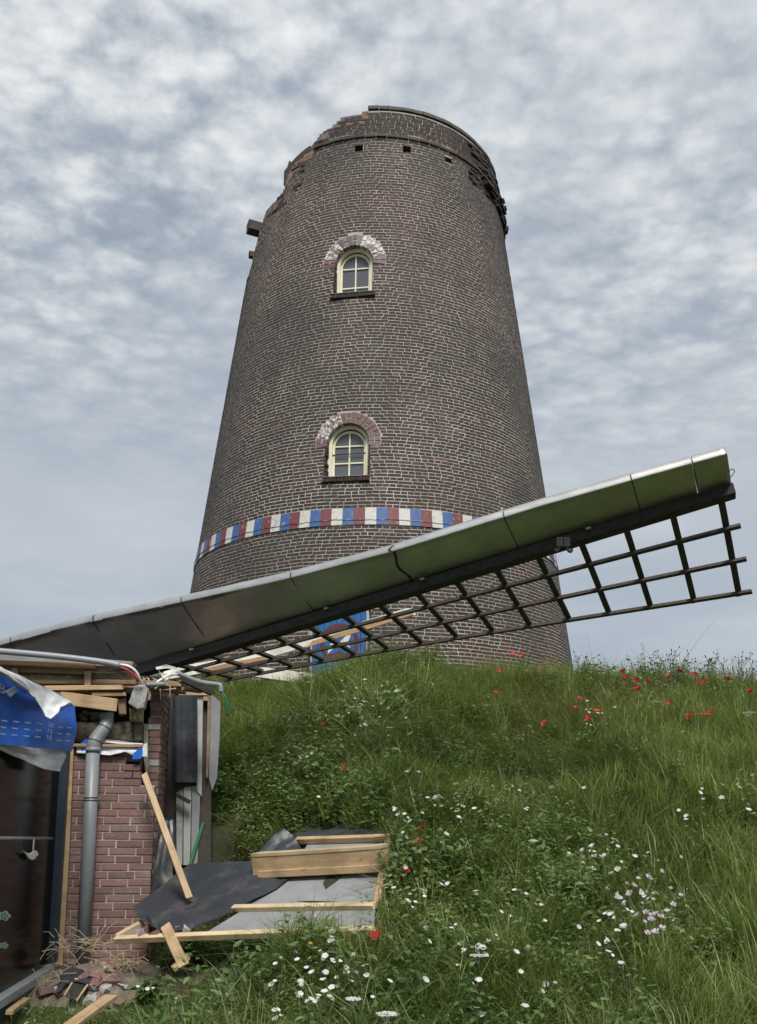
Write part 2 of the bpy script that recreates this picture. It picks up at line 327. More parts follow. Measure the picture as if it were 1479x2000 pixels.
    simple('rope', (0.42, 0.37, 0.30), 0.95, 0.3, 60, 0.5); simple('cable_red', (0.42, 0.015, 0.02), 0.4, 0.1, 9, 0); simple('cable_white', (0.72, 0.72, 0.70), 0.4, 0.1, 9, 0); simple('cable_green', (0.015, 0.10, 0.035), 0.45, 0.1, 9, 0)
    simple('splinter', (0.52, 0.40, 0.25), 0.9, 0.3, 25, 0.3); simple('straw', (0.36, 0.29, 0.18), 0.95, 0.3, 20, 0.2)
    # earth
    b = NB('earth'); c_ = b.coord('World'); n = b.noise(c_, 3, 8, 0.65); b.p(Base_Color=b.ramp(n, [(0.3, (0.020, 0.026, 0.010)), (0.6, (0.045, 0.050, 0.020)), (0.85, (0.09, 0.075, 0.045))]), Roughness=1.0); b.bump(b.noise(c_, 20, 6), 0.8, 0.03)
    b = NB('rubble_soil'); c_ = b.coord('World'); n = b.noise(c_, 14, 8, 0.7); b.p(Base_Color=b.ramp(n, [(0.3, (0.11, 0.09, 0.072)), (0.55, (0.21, 0.175, 0.14)), (0.8, (0.33, 0.29, 0.25))]), Roughness=1.0); b.bump(n, 1.0, 0.03)
    # plants: leaf tint is an attribute, patches of the slope differ by world position
    def leafmat(name, deep, mid, lite, trans=0.35, gloss=0.5, pscale=0.8):
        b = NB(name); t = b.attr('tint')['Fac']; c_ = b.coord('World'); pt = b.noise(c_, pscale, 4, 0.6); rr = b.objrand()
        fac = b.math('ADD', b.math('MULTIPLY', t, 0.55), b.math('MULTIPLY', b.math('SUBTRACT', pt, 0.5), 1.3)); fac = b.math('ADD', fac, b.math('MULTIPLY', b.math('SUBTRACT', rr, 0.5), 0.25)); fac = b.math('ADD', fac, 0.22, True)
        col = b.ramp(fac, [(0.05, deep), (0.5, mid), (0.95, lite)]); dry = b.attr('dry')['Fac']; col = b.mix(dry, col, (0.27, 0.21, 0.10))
        b.p(Base_Color=col, Roughness=gloss); b.b.inputs['Specular IOR Level'].default_value = 0.55
        tl = b.n('ShaderNodeBsdfTranslucent'); b.l(b.mix(0.5, col, (0.30, 0.36, 0.04)), tl.inputs[0]); mx = b.n('ShaderNodeMixShader'); mx.inputs[0].default_value = trans
        b.l(b.b.outputs[0], mx.inputs[1]); b.l(tl.outputs[0], mx.inputs[2]); b.l(mx.outputs[0], b.out.inputs[0]); return b.m
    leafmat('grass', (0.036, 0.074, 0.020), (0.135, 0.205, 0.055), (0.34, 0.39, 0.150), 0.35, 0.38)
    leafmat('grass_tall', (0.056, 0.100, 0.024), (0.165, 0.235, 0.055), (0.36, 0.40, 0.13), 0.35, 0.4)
    leafmat('weed_leaf', (0.028, 0.064, 0.020), (0.080, 0.142, 0.042), (0.19, 0.26, 0.09), 0.28, 0.36)
    leafmat('stalk', (0.05, 0.07, 0.03), (0.10, 0.11, 0.05), (0.19, 0.17, 0.10), 0.1, 0.7)
    def petal(name, col, trans=0.35):
        b = NB(name); n = b.noise(b.coord('Object'), 60, 3); r = b.objrand()
        cc = b.mix(b.math('MULTIPLY', r, 0.35), b.ramp(n, [(0.3, tuple(x * 0.8 for x in col)), (0.7, col)]), tuple(min(1, x * 1.15 + 0.05) for x in col)); b.p(Base_Color=cc, Roughness=0.6)
        tl = b.n('ShaderNodeBsdfTranslucent'); b.l(cc, tl.inputs[0]); mx = b.n('ShaderNodeMixShader'); mx.inputs[0].default_value = trans; b.l(b.b.outputs[0], mx.inputs[1]); b.l(tl.outputs[0], mx.inputs[2]); b.l(mx.outputs[0], b.out.inputs[0])
    petal('poppy_red', (0.62, 0.035, 0.022)); petal('poppy_crimson', (0.42, 0.012, 0.022)); petal('petal_white', (0.80, 0.80, 0.77)); petal('petal_pink', (0.72, 0.60, 0.70)); petal('petal_mauve', (0.58, 0.38, 0.58)); petal('petal_yellow', (0.75, 0.50, 0.02)); petal('petal_blue', (0.16, 0.17, 0.50))
build_materials()
# ------------------------------------------------------------------ house frame (needed by the ground)
HA = at(297, 1700, 7.15)                       # right-hand corner of the brick front
E1 = Vector((1, 0.138, 0)).normalized(); E2 = Vector((-0.138, 1, 0)).normalized()
HA0 = Vector((HA.x, HA.y, 0))
def hp(u, v_, z): return HA0 + E1 * u + E2 * v_ + Vector((0, 0, z))
def huv(x, y):
    dx = x - HA0.x; dy = y - HA0.y
    return dx * E1.x + dy * E1.y, dx * E2.x + dy * E2.y
FLOOR_Z = 0.22
# ------------------------------------------------------------------ ground: flat land with the mill mound
def Hn(x, y):
    x = np.asarray(x, float); y = np.asarray(y, float)
    S = lambda t: (lambda c_: c_ * c_ * (3 - 2 * c_))(np.clip(t, 0, 1))
    u, v_ = huv(x, y)
    toe = 3.9 + 2.35 * S((-x - 0.15) / 1.5) - 0.25 * S((x - 1) / 3)
    crest = 11.7 + 0.25 * S((-x) / 2)
    t = np.clip((y - toe) / (crest - toe), 0, 1.15)
    ramp_ = np.where(t < 0.12, t * t / 0.24, t - 0.06); ramp_ = ramp_ / 0.94
    ramp_ = np.where(ramp_ > 0.93, 0.93 + 0.07 * (1 - np.exp(-(ramp_ - 0.93) / 0.07)), ramp_)
    h = 3.22 * ramp_
    h = h + .20 * np.exp(-((x - .45) / .65) ** 2 - ((y - 11.2) / .6) ** 2) - .17 * np.exp(-((x + 1.5) / .9) ** 2 - ((y - 11.7) / 1.0) ** 2) - .10 * S((x - 2.2) / .8) * S((y - 9.5) / 1.5) - .30 * np.exp(-((x - 1.35) / .6) ** 2 - ((y - 8.6) / 1.3) ** 2)
    side = S((13 - np.abs(x)) / 8); back = S((29 - y) / 8)
    bump = (vnoise(x * 0.9 + 5, y * 0.9) - 0.5) * 0.30 + (vnoise(x * 2.6, y * 2.6 + 9) - 0.5) * 0.13
    h = h * side * back + bump * S((y - 4.2) / 1.5) * (1 - 0.85 * S((t - 0.92) / 0.1)) * side * back
    h = h + 0.16 * S((y - 2.5) / 3) * side * back
    # cut for the house and the gap beside it
    edge = 0.02 + 0.33 * (v_ < 1.15) + 0.30 * (1 - S((v_ - 0.2) / 0.8)) * (v_ < 1.15)
    cut = (1 - S((u - edge) / 0.28)) * S((v_ + 0.75) / 0.7) * S((5.1 - v_) / 0.3)
    fl = FLOOR_Z + 0.06 * (vnoise(x * 3, y * 3) - 0.5)
    return h * (1 - cut) + fl * cut
def H(x, y): return float(Hn(np.array([x]), np.array([y]))[0])
def grid_axis(lo, hi, step, far):
    a = list(np.arange(lo, hi + 1e-6, step)); s_ = step; p_ = hi
    while p_ < far: s_ *= 1.45; p_ += s_; a.append(p_)
    s_ = step; p_ = lo
    while p_ > -far: s_ *= 1.45; p_ -= s_; a.insert(0, p_)
    return np.array(a)
gx = grid_axis(-5, 6, 0.11, 3500); gy = grid_axis(2.5, 14, 0.11, 3500)
X, Y = np.meshgrid(gx, gy); Z = Hn(X, Y)
nx, ny = len(gx), len(gy); idx = np.arange(nx * ny).reshape(ny, nx)
fs = np.stack([idx[:-1, :-1], idx[:-1, 1:], idx[1:, 1:], idx[1:, :-1]], -1).reshape(-1, 4)
g = link('ground', mesh('ground', np.stack([X, Y, Z], -1).reshape(-1, 3), fs, MATS['earth'], True)); tag(g, 'grassy earth of the mill mound and the land around it', 'ground', kind='structure')
def ground_hit(px, py, h=0.0, far=11.7):
    r = ray(px, py); d = 3.0
    while d < far + 0.6:
        P = CAM + r * d
        if P.z <= H(P.x, P.y) + h: return P
        d += 0.05
    return None
# ------------------------------------------------------------------ windmill tower
TX, TY = -0.089, 16.891
def RZ(z): return 4.354 - 0.131 * z
def cyl(th, r, z): return (TX + r * math.sin(th), TY - r * math.cos(th), z)
tower = thing('windmill_tower', 'ruined dark brick windmill tower with a broken rim and a painted band', 'windmill tower', (TX, TY, 3.1))
Z0, CH = 2.9, 0.0605
BRK = [(-180, 14.45), (-150, 14.45), (-140, 14.0), (-115, 13.0), (-95, 12.3), (-75, 12.05), (-66, 12.15), (-62.5, 12.75), (-60, 13.0), (-57.5, 13.16), (-49, 13.16), (-44.5, 13.25), (-43, 13.55), (-40, 13.74), (-34.6, 13.8), (-29, 13.95), (-26, 14.12), (-21.5, 14.2), (-18, 14.34), (-13.5, 14.38), (-5.6, 14.42), (-5.2, 14.45), (180, 14.45)]
bx_, by_ = np.radians([a for a, _ in BRK]), np.array([b for _, b in BRK])
def ztop(th):
    th = (th + math.pi) % (2 * math.pi) - math.pi
    return float(np.interp(th, bx_, by_))
STR_Z = 13.86                                     # string course
BAND = (6.11, 6.40)
WIN = [dict(z0=6.96, zs=7.62, R=0.345, th=math.radians(-8.1), zr=0.205), dict(z0=10.47, zs=11.16, R=0.335, th=math.radians(-8.5), zr=0.225)]
DOOR = dict(z0=2.9, zs=4.55, R=0.46, th=math.radians(-8.4), zr=0.0)
HOLES = [(-8.2, 13.62), (11.2, 13.62), (30.0, 13.64)]
def blocked(z):
    """angular intervals free of ordinary bricks on the course at z"""
    out = []
    for o in WIN + [DOOR]:
        r = RZ(z); ring = o['zr']; hw = None
        if o['z0'] - (0.0 if o is DOOR else 0.075) < z < o['zs']: hw = o['R'] if z > o['z0'] or o is DOOR else o['R'] + 0.05
        elif o['zs'] <= z < o['zs'] + o['R'] + ring: hw = math.sqrt((o['R'] + ring) ** 2 - (z - o['zs']) ** 2)
        if hw: out.append((o['th'] - hw / r, o['th'] + hw / r))
    for a, zc in HOLES:
        if abs(z - zc) < 0.075: out.append((math.radians(a) - 0.075 / RZ(z), math.radians(a) + 0.075 / RZ(z)))
    return out
def cut_iv(a, b, blk):
    segs = [(a, b, 0)]
    for (p_, q) in blk:
        new = []
        for (s0, s1, fl) in segs:
            if s1 <= p_ or s0 >= q: new.append((s0, s1, fl)); continue
            if s0 < p_: new.append((s0, p_, 1))
            if s1 > q: new.append((q, s1, 2))
        segs = new
    return segs
BR = []            # (th0, th1, z0, z1, dr_out, depth, colour, jitter)
def brick_col(th, z):
    k = random.random(); n1 = float(vnoise(th * 6 + 20, z * 1.1)); n2 = float(vnoise(th * 2.2 + 3, z * 0.45 + 7))
    up_ = smooth((z - 9.6) / 1.6); low = smooth((6.2 - z) / 0.6); warm = 0.30 + 0.45 * max(up_, low * 0.8) + (n2 - 0.5) * 0.8
    grey = (0.042, 0.032, 0.027); brown = (0.066, 0.040, 0.031); red = (0.098, 0.041, 0.033); plum = (0.060, 0.034, 0.032); olive = (0.044, 0.037, 0.027)
    if k < 0.26 * warm: c_ = red
    elif k < 0.60 * warm + 0.10: c_ = plum
    elif k < 0.60 * warm + 0.42: c_ = brown
    elif k < 0.93: c_ = grey
    else: c_ = olive
    s_ = random.uniform(0.70, 1.22) * (0.70 + 0.6 * n1)
    if random.random() < 0.006: return (0.15, 0.062, 0.05)
    if random.random() < 0.008: return (0.085, 0.092, 0.096)
    return tuple(x * s_ * 0.76 for x in c_)
ncourse = int((14.45 - Z0) / CH)
for c_ in range(ncourse):
    z0 = Z0 + c_ * CH; zm = z0 + CH / 2; r = RZ(zm)
    if BAND[0] - 0.01 < zm < BAND[1] + 0.01: continue
    if abs(zm - STR_Z) < 0.04: continue
    hdr = c_ % 2 == 0; L = 0.1125 if hdr else 0.225
    n = int(2 * math.pi * r / L); dth = 2 * math.pi / n; off = 0.25 * dth if hdr else (0.5 * dth if c_ % 4 == 1 else 0)
    off += random.uniform(-0.3, 0.3) * dth
    blk = blocked(zm); gj = 0.0052 / r; wob = random.uniform(0, 6)
    dro = 0.030 if zm > STR_Z else 0.0
    for k in range(n):
        th = -math.pi + off + k * dth; tm = th + dth / 2
        zt = ztop(tm)
        if zm > zt - 0.03 + random.uniform(-0.035, 0.03): continue
        e1 = random.uniform(-0.004, 0.004) / r; e2 = random.uniform(-0.004, 0.004) / r
        zz_ = 0.006 * math.sin(tm * 9 + zm * .8) + 0.006 * math.sin(tm * 23 - zm * 1.7) + random.uniform(-0.0016, 0.0016)
        near = zt - zm < 0.24 and zt < 14.44
        for (a, b, fl) in cut_iv(th + gj + e1, th + dth - gj + e2, blk):
            if (b - a) * r < 0.025: continue
            dep = 0.24 if fl else (0.34 if near else 0.045)
            out = dro + random.uniform(0.0008, 0.0019) + ((b - a) * r) ** 2 / (8 * r) + (random.uniform(-0.05, 0.012) if near and random.random() < 0.5 else 0)
            if near and random.random() < 0.12: continue
            if -0.86 < tm < -0.58 and 12.9 < zm < 13.5 and vnoise(tm * 16, zm * 9) > .66: out += random.uniform(.0, .02)
            # rough chipped patches beside the broken rim and at the right shoulder
            if 0.75 < tm < 1.5 and 13.45 < zm < 14.4 and vnoise(tm * 9, zm * 5) > 0.45: out += random.uniform(0.0, 0.04)
            BR.append((a, b, z0 + 0.0070 + zz_, z0 + CH - 0.0070 + zz_, out, dep, brick_col(tm, zm), 0.0007 + (0.006 if near else 0)))
# coping: brick on edge, mossy
th = math.radians(-5.2); 
while th < math.radians(208):
    d = 0.205 / RZ(14.55); BR.append((th, th + d * 0.96, 14.455 + random.uniform(0, .006), 14.53, 0.045 + random.uniform(-.006, .006), 0.36, tuple(x * random.uniform(0.8, 1.2) for x in ((0.085, 0.09, 0.075) if random.random() < .7 else (0.10, 0.08, 0.065))), 0.003)); th += d
# string course of long headers, proud of the wall
th = math.radians(-28.5)
while th < math.radians(205):
    d = 0.20 / RZ(STR_Z)
    BR.append((th, th + d * 0.93, STR_Z - 0.036, STR_Z + 0.03, 0.040 + random.uniform(-.006, .008), 0.10, tuple(x * random.uniform(0.75, 1.3) for x in (0.072, 0.048, 0.038)), 0.004)); th += d
# broken corbel ring on the right shoulder
for zc, o0, o1, a0, a1 in ((13.76, .06, .16, 49, 104), (13.70, .05, .15, 50, 104), (13.64, .03, .13, 51, 104), (13.57, .02, .11, 52.5, 104), (13.51, .02, .09, 55, 104), (13.45, .0, .06, 62, 104)):
    th = math.radians(a0) + random.uniform(0, .02)
    while th < math.radians(a1):
        d = random.choice((0.10, 0.2)) / RZ(zc)
        if random.random() > 0.25: BR.append((th, th + d * 0.95, zc - 0.024, zc + 0.024, random.uniform(o0, o1), 0.2, brick_col(th, 14), 0.006))
        th += d
# quads for a list of bricks
def brick_geo(B):
    V = []; Fc = []; Cc = []
    for (a, b, z0, z1, out, dep, col, j) in B:
        k = len(V)
        for (z, rr) in ((z0, 0), (z1, 0), (z0, -dep), (z1, -dep)):
            for t in (a, b):
                r = RZ(z) + out + rr + (random.uniform(-j, j) if rr == 0 else 0)
                x, y, q = cyl(t + random.uniform(-j, j) / r, r, z + random.uniform(-j, j)); V.append((x, y, q))
        # 0 a,z0  1 b,z0  2 a,z1  3 b,z1 ; 4..7 inner
        Fc += [(k, k + 1, k + 3, k + 2), (k, k + 2, k + 6, k + 4), (k + 1, k + 5, k + 7, k + 3), (k + 2, k + 3, k + 7, k + 6), (k, k + 4, k + 5, k + 1)]
        Cc += [col] * 5
    return V, Fc, Cc
def brick_mesh(name, B, mat='tower_brick'):
    V, Fc, Cc = brick_geo(B); me = mesh(name, V, Fc, MATS[mat])
    at_ = me.attributes.new('bcol', 'FLOAT_COLOR', 'FACE'); at_.data.foreach_set('color', np.array([(*c_, 1) for c_ in Cc], dtype=np.float32).ravel()); return me
# pick the 300 bricks that show largest, clear of the sail and the turf
def sail_line(px): return float(np.interp(px, [300, 755, 1408], [1185, 1075, 883])), float(np.interp(px, [270, 1435], [1322, 985]))
sc_l = []
for i, (a, b, z0, z1, out, dep, col, j) in enumerate(BR):
    tm = (a + b) / 2
    if abs(tm) > 1.2: continue
    p_ = proj(cyl(tm, RZ(z0), (z0 + z1) / 2)); lo, hi = sail_line(p_[0])
    if p_[1] > 1270 or lo - 4 < p_[1] < hi: continue
    sc_l.append(((b - a) * RZ(z0) * (z1 - z0) * math.cos(tm) / p_[2] ** 2, i))
sc_l.sort(reverse=True); pick = set(i for _, i in sc_l[:300])
rest = [q for i, q in enumerate(BR) if i not in pick]
wall = link('brick_wall', brick_mesh('brick_wall', rest), tower); tag(wall, kind='stuff')
for i in sorted(pick): link('brick', brick_mesh('brick', [BR[i]]), tower)
# mortar body: thick shell with openings and the broken top
NA = 420; dth = 2 * math.pi / NA
zrows = list(np.arange(Z0, 14.46, 0.06))
V, Fc, vid = [], [], {}
def inside_open(th, z):
    for o in WIN + [DOOR]:
        s_ = (th - o['th']) * RZ(z)
        if o['z0'] - 0.02 < z < o['zs'] and abs(s_) < o['R'] + 0.02: return True
        if z >= o['zs'] and math.hypot(s_, z - o['zs']) < o['R'] + 0.02: return True
    for a, zc in HOLES:
        if abs(z - zc) < 0.075 and abs((th - math.radians(a)) * RZ(z)) < 0.075: return True
    return False
TH_OFF = 0.36
cell = np.zeros((len(zrows) - 1, NA), bool)
for i in range(len(zrows) - 1):
    zc = (zrows[i] + zrows[i + 1]) / 2
    for j in range(NA):
        tm = -math.pi + (j + 0.5) * dth
        if zc > ztop(tm) - 0.02: continue
        if abs(tm - WIN[0]['th']) < 0.2 or abs(zc - 13.63) < 0.1:
            if inside_open(tm, zc): continue
        cell[i, j] = True
def vtx(i, j, inner):
    key = (i, j % NA, inner)
    if key not in vid:
        z = zrows[i]; r = RZ(z) + 0.0 + (0.026 if z > STR_Z + 0.02 else 0) - (TH_OFF if inner else 0)
        vid[key] = len(V); V.append(cyl(-math.pi + (j % NA) * dth, r, z))
    return vid[key]
for i in range(cell.shape[0]):
    for j in range(NA):
        if not cell[i, j]: continue
        Fc.append((vtx(i, j, 0), vtx(i, j + 1, 0), vtx(i + 1, j + 1, 0), vtx(i + 1, j, 0)))
        Fc.append((vtx(i, j, 1), vtx(i + 1, j, 1), vtx(i + 1, j + 1, 1), vtx(i, j + 1, 1)))
        if i + 1 >= cell.shape[0] or not cell[i + 1, j]: Fc.append((vtx(i + 1, j, 0), vtx(i + 1, j + 1, 0), vtx(i + 1, j + 1, 1), vtx(i + 1, j, 1)))
        if i > 0 and not cell[i - 1, j]: Fc.append((vtx(i, j, 0), vtx(i, j, 1), vtx(i, j + 1, 1), vtx(i, j + 1, 0)))
        if not cell[i, (j + 1) % NA]: Fc.append((vtx(i, j + 1, 0), vtx(i, j + 1, 1), vtx(i + 1, j + 1, 1), vtx(i + 1, j + 1, 0)))
        if not cell[i, (j - 1) % NA]: Fc.append((vtx(i, j, 0), vtx(i + 1, j, 0), vtx(i + 1, j, 1), vtx(i, j, 1)))
me = mesh('mortar_core', V, Fc, MATS['tower_mortar']); me.materials.append(MATS['rim_rubble'])
for pl_ in me.polygons:
    c_ = pl_.center; t_ = math.atan2(c_.x - TX, -(c_.y - TY)); zt = ztop(t_); outer = math.hypot(c_.x - TX, c_.y - TY) > RZ(c_.z) - .05
    rad_ = Vector((c_.x - TX, c_.y - TY, 0)).normalized()
    if (not outer and zt < 14.44) or c_.z > zt - .3 and zt < 14.44 or abs(pl_.normal.dot(rad_)) < .5: pl_.material_index = 1
link('mortar_core', me, tower)
# putlog holes: dark timber ends deep inside
for a, zc in HOLES:
    t0 = math.radians(a); vs = [cyl(t0 + s_ * 0.09 / RZ(zc), RZ(zc) - dd, zc + q) for dd in (0.14, 0.30) for s_, q in ((-1, -.09), (1, -.09), (1, .09), (-1, .09))]
    link('timber_end', bev_mesh('timber_end', vs, BOXF, MATS['stock_steel'], 0), tower)
# painted band
NS = 123; r0 = math.radians(-2.75)
pm = ['paint_white', 'paint_blue', 'paint_red']
for k in range(NS):
    a = r0 + k * 2 * math.pi / NS; b = a + 2 * math.pi / NS * 0.994; vs = []
    for z in BAND:
        for q in range(3):
            t = a + (b - a) * q / 2; vs.append(cyl(t, RZ(z) + 0.016 + random.uniform(-.002, .002), z))
    for z in BAND:
        for q in range(3): vs.append(cyl(a + (b - a) * q / 2, RZ(z) - 0.02, z))
    fs_ = [(0, 1, 4, 3), (1, 2, 5, 4), (3, 4, 10, 9), (4, 5, 11, 10), (0, 6, 7, 1), (1, 7, 8, 2), (0, 3, 9, 6), (2, 8, 11, 5)]
    link('band_segment', mesh('band_segment', vs, fs_, MATS[pm[k % 3]]), tower)
# crack of bare mortar in the lower third of the band
vs, fs_ = [], []
n = 900
for k in range(n + 1):
    t = -math.pi + 2 * math.pi * k / n; zc = BAND[0] + 0.085 + 0.020 * (vnoise(t * 26, 1.0) - 0.5) + 0.012 * (vnoise(t * 90, 4.0) - 0.5)
    hh = max(0.0015, 0.014 * (vnoise(t * 40, 7.0) - 0.22))
    vs += [cyl(t, RZ(zc) + 0.0165, zc - hh), cyl(t, RZ(zc) + 0.026, zc), cyl(t, RZ(zc) + 0.0165, zc + hh)]
    if k: b = 3 * (k - 1); fs_ += [(b, b + 3, b + 4, b + 1), (b + 1, b + 4, b + 5, b + 2)]
link('band_crack', mesh('band_crack', vs, fs_, MATS['tower_mortar']), tower)
# windows and door: local frame (x right, y out of the wall, z up)
def local_frame(o, z):
    t = o['th']; r = RZ(z); n_ = Vector((math.sin(t), -math.cos(t), 0)); x = Vector((math.cos(t), math.sin(t), 0)); mm = Matrix.Identity(4); p_ = cyl(t, r, z)
    for i in range(3): mm[i][0] = x[i]; mm[i][1] = n_[i]; mm[i][2] = (0, 0, 1)[i]; mm[i][3] = p_[i]
    return mm
def arch_path(R, z0, zs, n=20, inner=0.0):
    pts = [(-R, z0)] + [(-R * math.cos(math.pi * k / n), zs + R * math.sin(math.pi * k / n)) for k in range(n + 1)] + [(R, z0)]
    return pts
def arch_frame(name, R, wdt, z0, zs, y0, y1, mat, parent, mm, bottom=True):
    o_ = arch_path(R, z0, zs); i_ = arch_path(R - wdt, z0 + (wdt if bottom else 0), zs)
    vs, fs_ = [], []; n_ = len(o_)
    for (x, z), (x2, z2) in zip(o_, i_): vs += [(x, y1, z), (x2, y1, z2), (x2, y0, z2), (x, y0, z)]
    for k in range(n_ - 1 + (1 if bottom else 0)):
        a = 4 * k; b = 4 * ((k + 1) % n_)
        for q in range(4): fs_.append((a + q, a + (q + 1) % 4, b + (q + 1) % 4, b + q))
    if not bottom: fs_ += [(0, 1, 2, 3), tuple(4 * (n_ - 1) + q for q in (3, 2, 1, 0))]
    return link(name, bev_mesh(name, vs, fs_, mat, 0), parent, mm)
for wi, o in enumerate(WIN):
    mm = local_frame(o, (o['z0'] + o['zs']) / 2); zc = (o['z0'] + o['zs']) / 2; lean = math.atan(0.131)
    mm = mm @ Matrix.Rotation(lean * 0.25, 4, 'X') @ Matrix.Translation((0, 0, -zc))
    W = link('window', None, tower, mm.copy()); W.empty_display_size = .05
    R = o['R']; z0 = o['z0']; zs = o['zs']
    arch_frame('frame', R + 0.01, 0.075, z0, zs - 0.005, -0.215, -0.145, MATS['frame_cream'], W, mm)
    arch_frame('sash', R - 0.062, 0.038, z0 + 0.05, zs - 0.035, -0.25, -0.200, MATS['frame_cream'], W, mm)
    Ri = R - 0.10
    hz = [z0 + 0.09 + (zs - z0 - 0.06) * q for q in (0.42, 0.92)] if wi == 0 else [z0 + 0.05 + (zs - z0) * q for q in (0.32, 0.86)]
    link('muntin', bev_mesh('muntin', box_v(-.013, .013, -0.242, -0.208, z0 + 0.06, zs + R - 0.11), BOXF, MATS['frame_cream'], 0.002), W, mm)
    for q in hz: link('muntin', bev_mesh('muntin', box_v(-Ri, Ri, -0.240, -0.210, q - .012, q + .012), BOXF, MATS['frame_cream'], 0.002), W, mm)
    zs_l = [z0 + 0.07] + hz + [zs + R - 0.12]
    for side in (-1, 1):
        for q in range(3):
            x0, x1 = (-Ri - 0.01, -0.008) if side < 0 else (0.008, Ri + 0.01); a, b = zs_l[q], zs_l[q + 1]
            if q < 2: vs = [(x0, -.232, a), (x1, -.232, a), (x1, -.232, b), (x0, -.232, b)]; 
            else:
                vs = [(x0, -.232, a), (x1, -.232, a)]; arc = [(side * (Ri + .01) * math.cos(t_), zs - .04 + (Ri + .01) * math.sin(t_)) for t_ in np.linspace(0, math.pi / 2 - .03, 9)]
                arc = [(x, z) for x, z in arc if z > a + .01]
                vs = ([(x0, -.232, a)] if side > 0 else []) + [(x1 if side > 0 else x0, -.232, a)] + [(x, -.232, z) for x, z in arc] + ([] if side > 0 else [(x1, -.232, a)])
            link('pane', mesh('pane', vs, [tuple(range(len(vs)))], MATS['window_glass']), W, mm)
    if wi == 0:
        bar = link('iron_bar', mesh('iron_bar', *tube_v([(-Ri - .045, -.192, z0 + .49), (0, -.185, z0 + .495), (Ri + .045, -.192, z0 + .505)], .008, 8), MATS['iron_black'], True), W, mm)
    # sill: lead flashing over a row of bricks on edge
    mm2 = local_frame(o, z0)
    link('sill_flashing', bev_mesh('sill_flashing', [(-R - .07, .055, -.012), (R + .05, .055, -.012), (R + .02, -.22, .02), (-R - .02, -.22, .02), (-R - .07, .055, -.002), (R + .05, .055, -.002), (R + .02, -.22, .032), (-R - .02, -.22, .032)], BOXF, MATS['lead_sill'], 0.002), W, mm2)
    x = -R - 0.05
    while x < R + 0.03:
        vs = box_v(x + .004, x + .056, -0.10, 0.045 + random.uniform(-.004, .004), -.082 + random.uniform(-.004, .004), -.014)
        me = mesh('sill_brick', vs, BOXF, MATS['tower_brick']); c_ = brick_col(0, 12)
        at_ = me.attributes.new('bcol', 'FLOAT_COLOR', 'FACE'); at_.data.foreach_set('color', np.array([(*c_, 1)] * 6, dtype=np.float32).ravel())
        link('sill_brick', me, W, mm2); x += 0.060
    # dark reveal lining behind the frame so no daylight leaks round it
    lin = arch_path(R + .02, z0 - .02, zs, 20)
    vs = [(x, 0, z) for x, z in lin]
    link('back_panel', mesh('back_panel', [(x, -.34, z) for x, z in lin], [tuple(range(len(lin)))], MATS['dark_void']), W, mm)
    # voussoirs
    nv = 19; cols = (['arch_purple'] * 2 + ['arch_white'] * 6 + ['arch_red'] * 9 + ['arch_purple'] * 2) if wi == 0 else (['arch_red', 'arch_purple'] + ['arch_white'] * 4 + ['arch_red', 'arch_blue', 'arch_red', 'arch_red', 'arch_blue', 'arch_red'] + ['arch_white'] * 5 + ['arch_purple', 'arch_red'])
    if wi == 1: cols[11] = 'arch_white'
    A = link('arch', None, tower, Matrix.Translation(cyl(o['th'], RZ(zs), zs))); A.empty_display_size = .05
    zsb = zs - 0.03
    def ap(ang, rad, out):
        s_ = -math.cos(ang) * rad; z = zsb + math.sin(ang) * rad; return cyl(o['th'] + s_ / RZ(z), RZ(z) + out, z)
    for k in range(nv):
        a0 = -0.16 + (math.pi + 0.32) * k / nv; a1 = -0.16 + (math.pi + 0.32) * (k + 1) / nv; g_ = 0.014
        for part_ in ((0, 1),) if (k % 2 == 0) else ((0, 0.47), (0.53, 1)):
            ra = R + 0.002 + o['zr'] * part_[0]; rb = R + o['zr'] * part_[1] - 0.004 + random.uniform(-.006, .004); jo = random.uniform(-.004, .006)
            vs = []
            for out in (0.012 + jo, -0.24):
                vs += [ap(a0 + g_ * R / ra, ra, out), ap(a1 - g_ * R / ra, ra, out), ap(a1 - g_ * R / rb, rb, out), ap(a0 + g_ * R / rb, rb, out)]
            link('voussoir', bev_mesh('voussoir', vs, BOXF, MATS[cols[k] if part_[0] == 0 or random.random() < .7 else 'arch_white' if cols[k] == 'arch_white' else cols[k]], 0.003), A)
    # mortar ring behind the voussoirs
    vs, fs_ = [], []
    for k in range(41):
        ang = -0.17 + (math.pi + 0.34) * k / 40; vs += [ap(ang, R + 0.006, 0.004), ap(ang, R + o['zr'] + 0.004, 0.004), ap(ang, R + 0.006, -0.24)]
        if k: b = 3 * (k - 1); fs_ += [(b, b + 1, b + 4, b + 3), (b, b + 3, b + 5, b + 2)]
    link('ring_mortar', mesh('ring_mortar', vs, fs_, MATS['tower_mortar']), A)
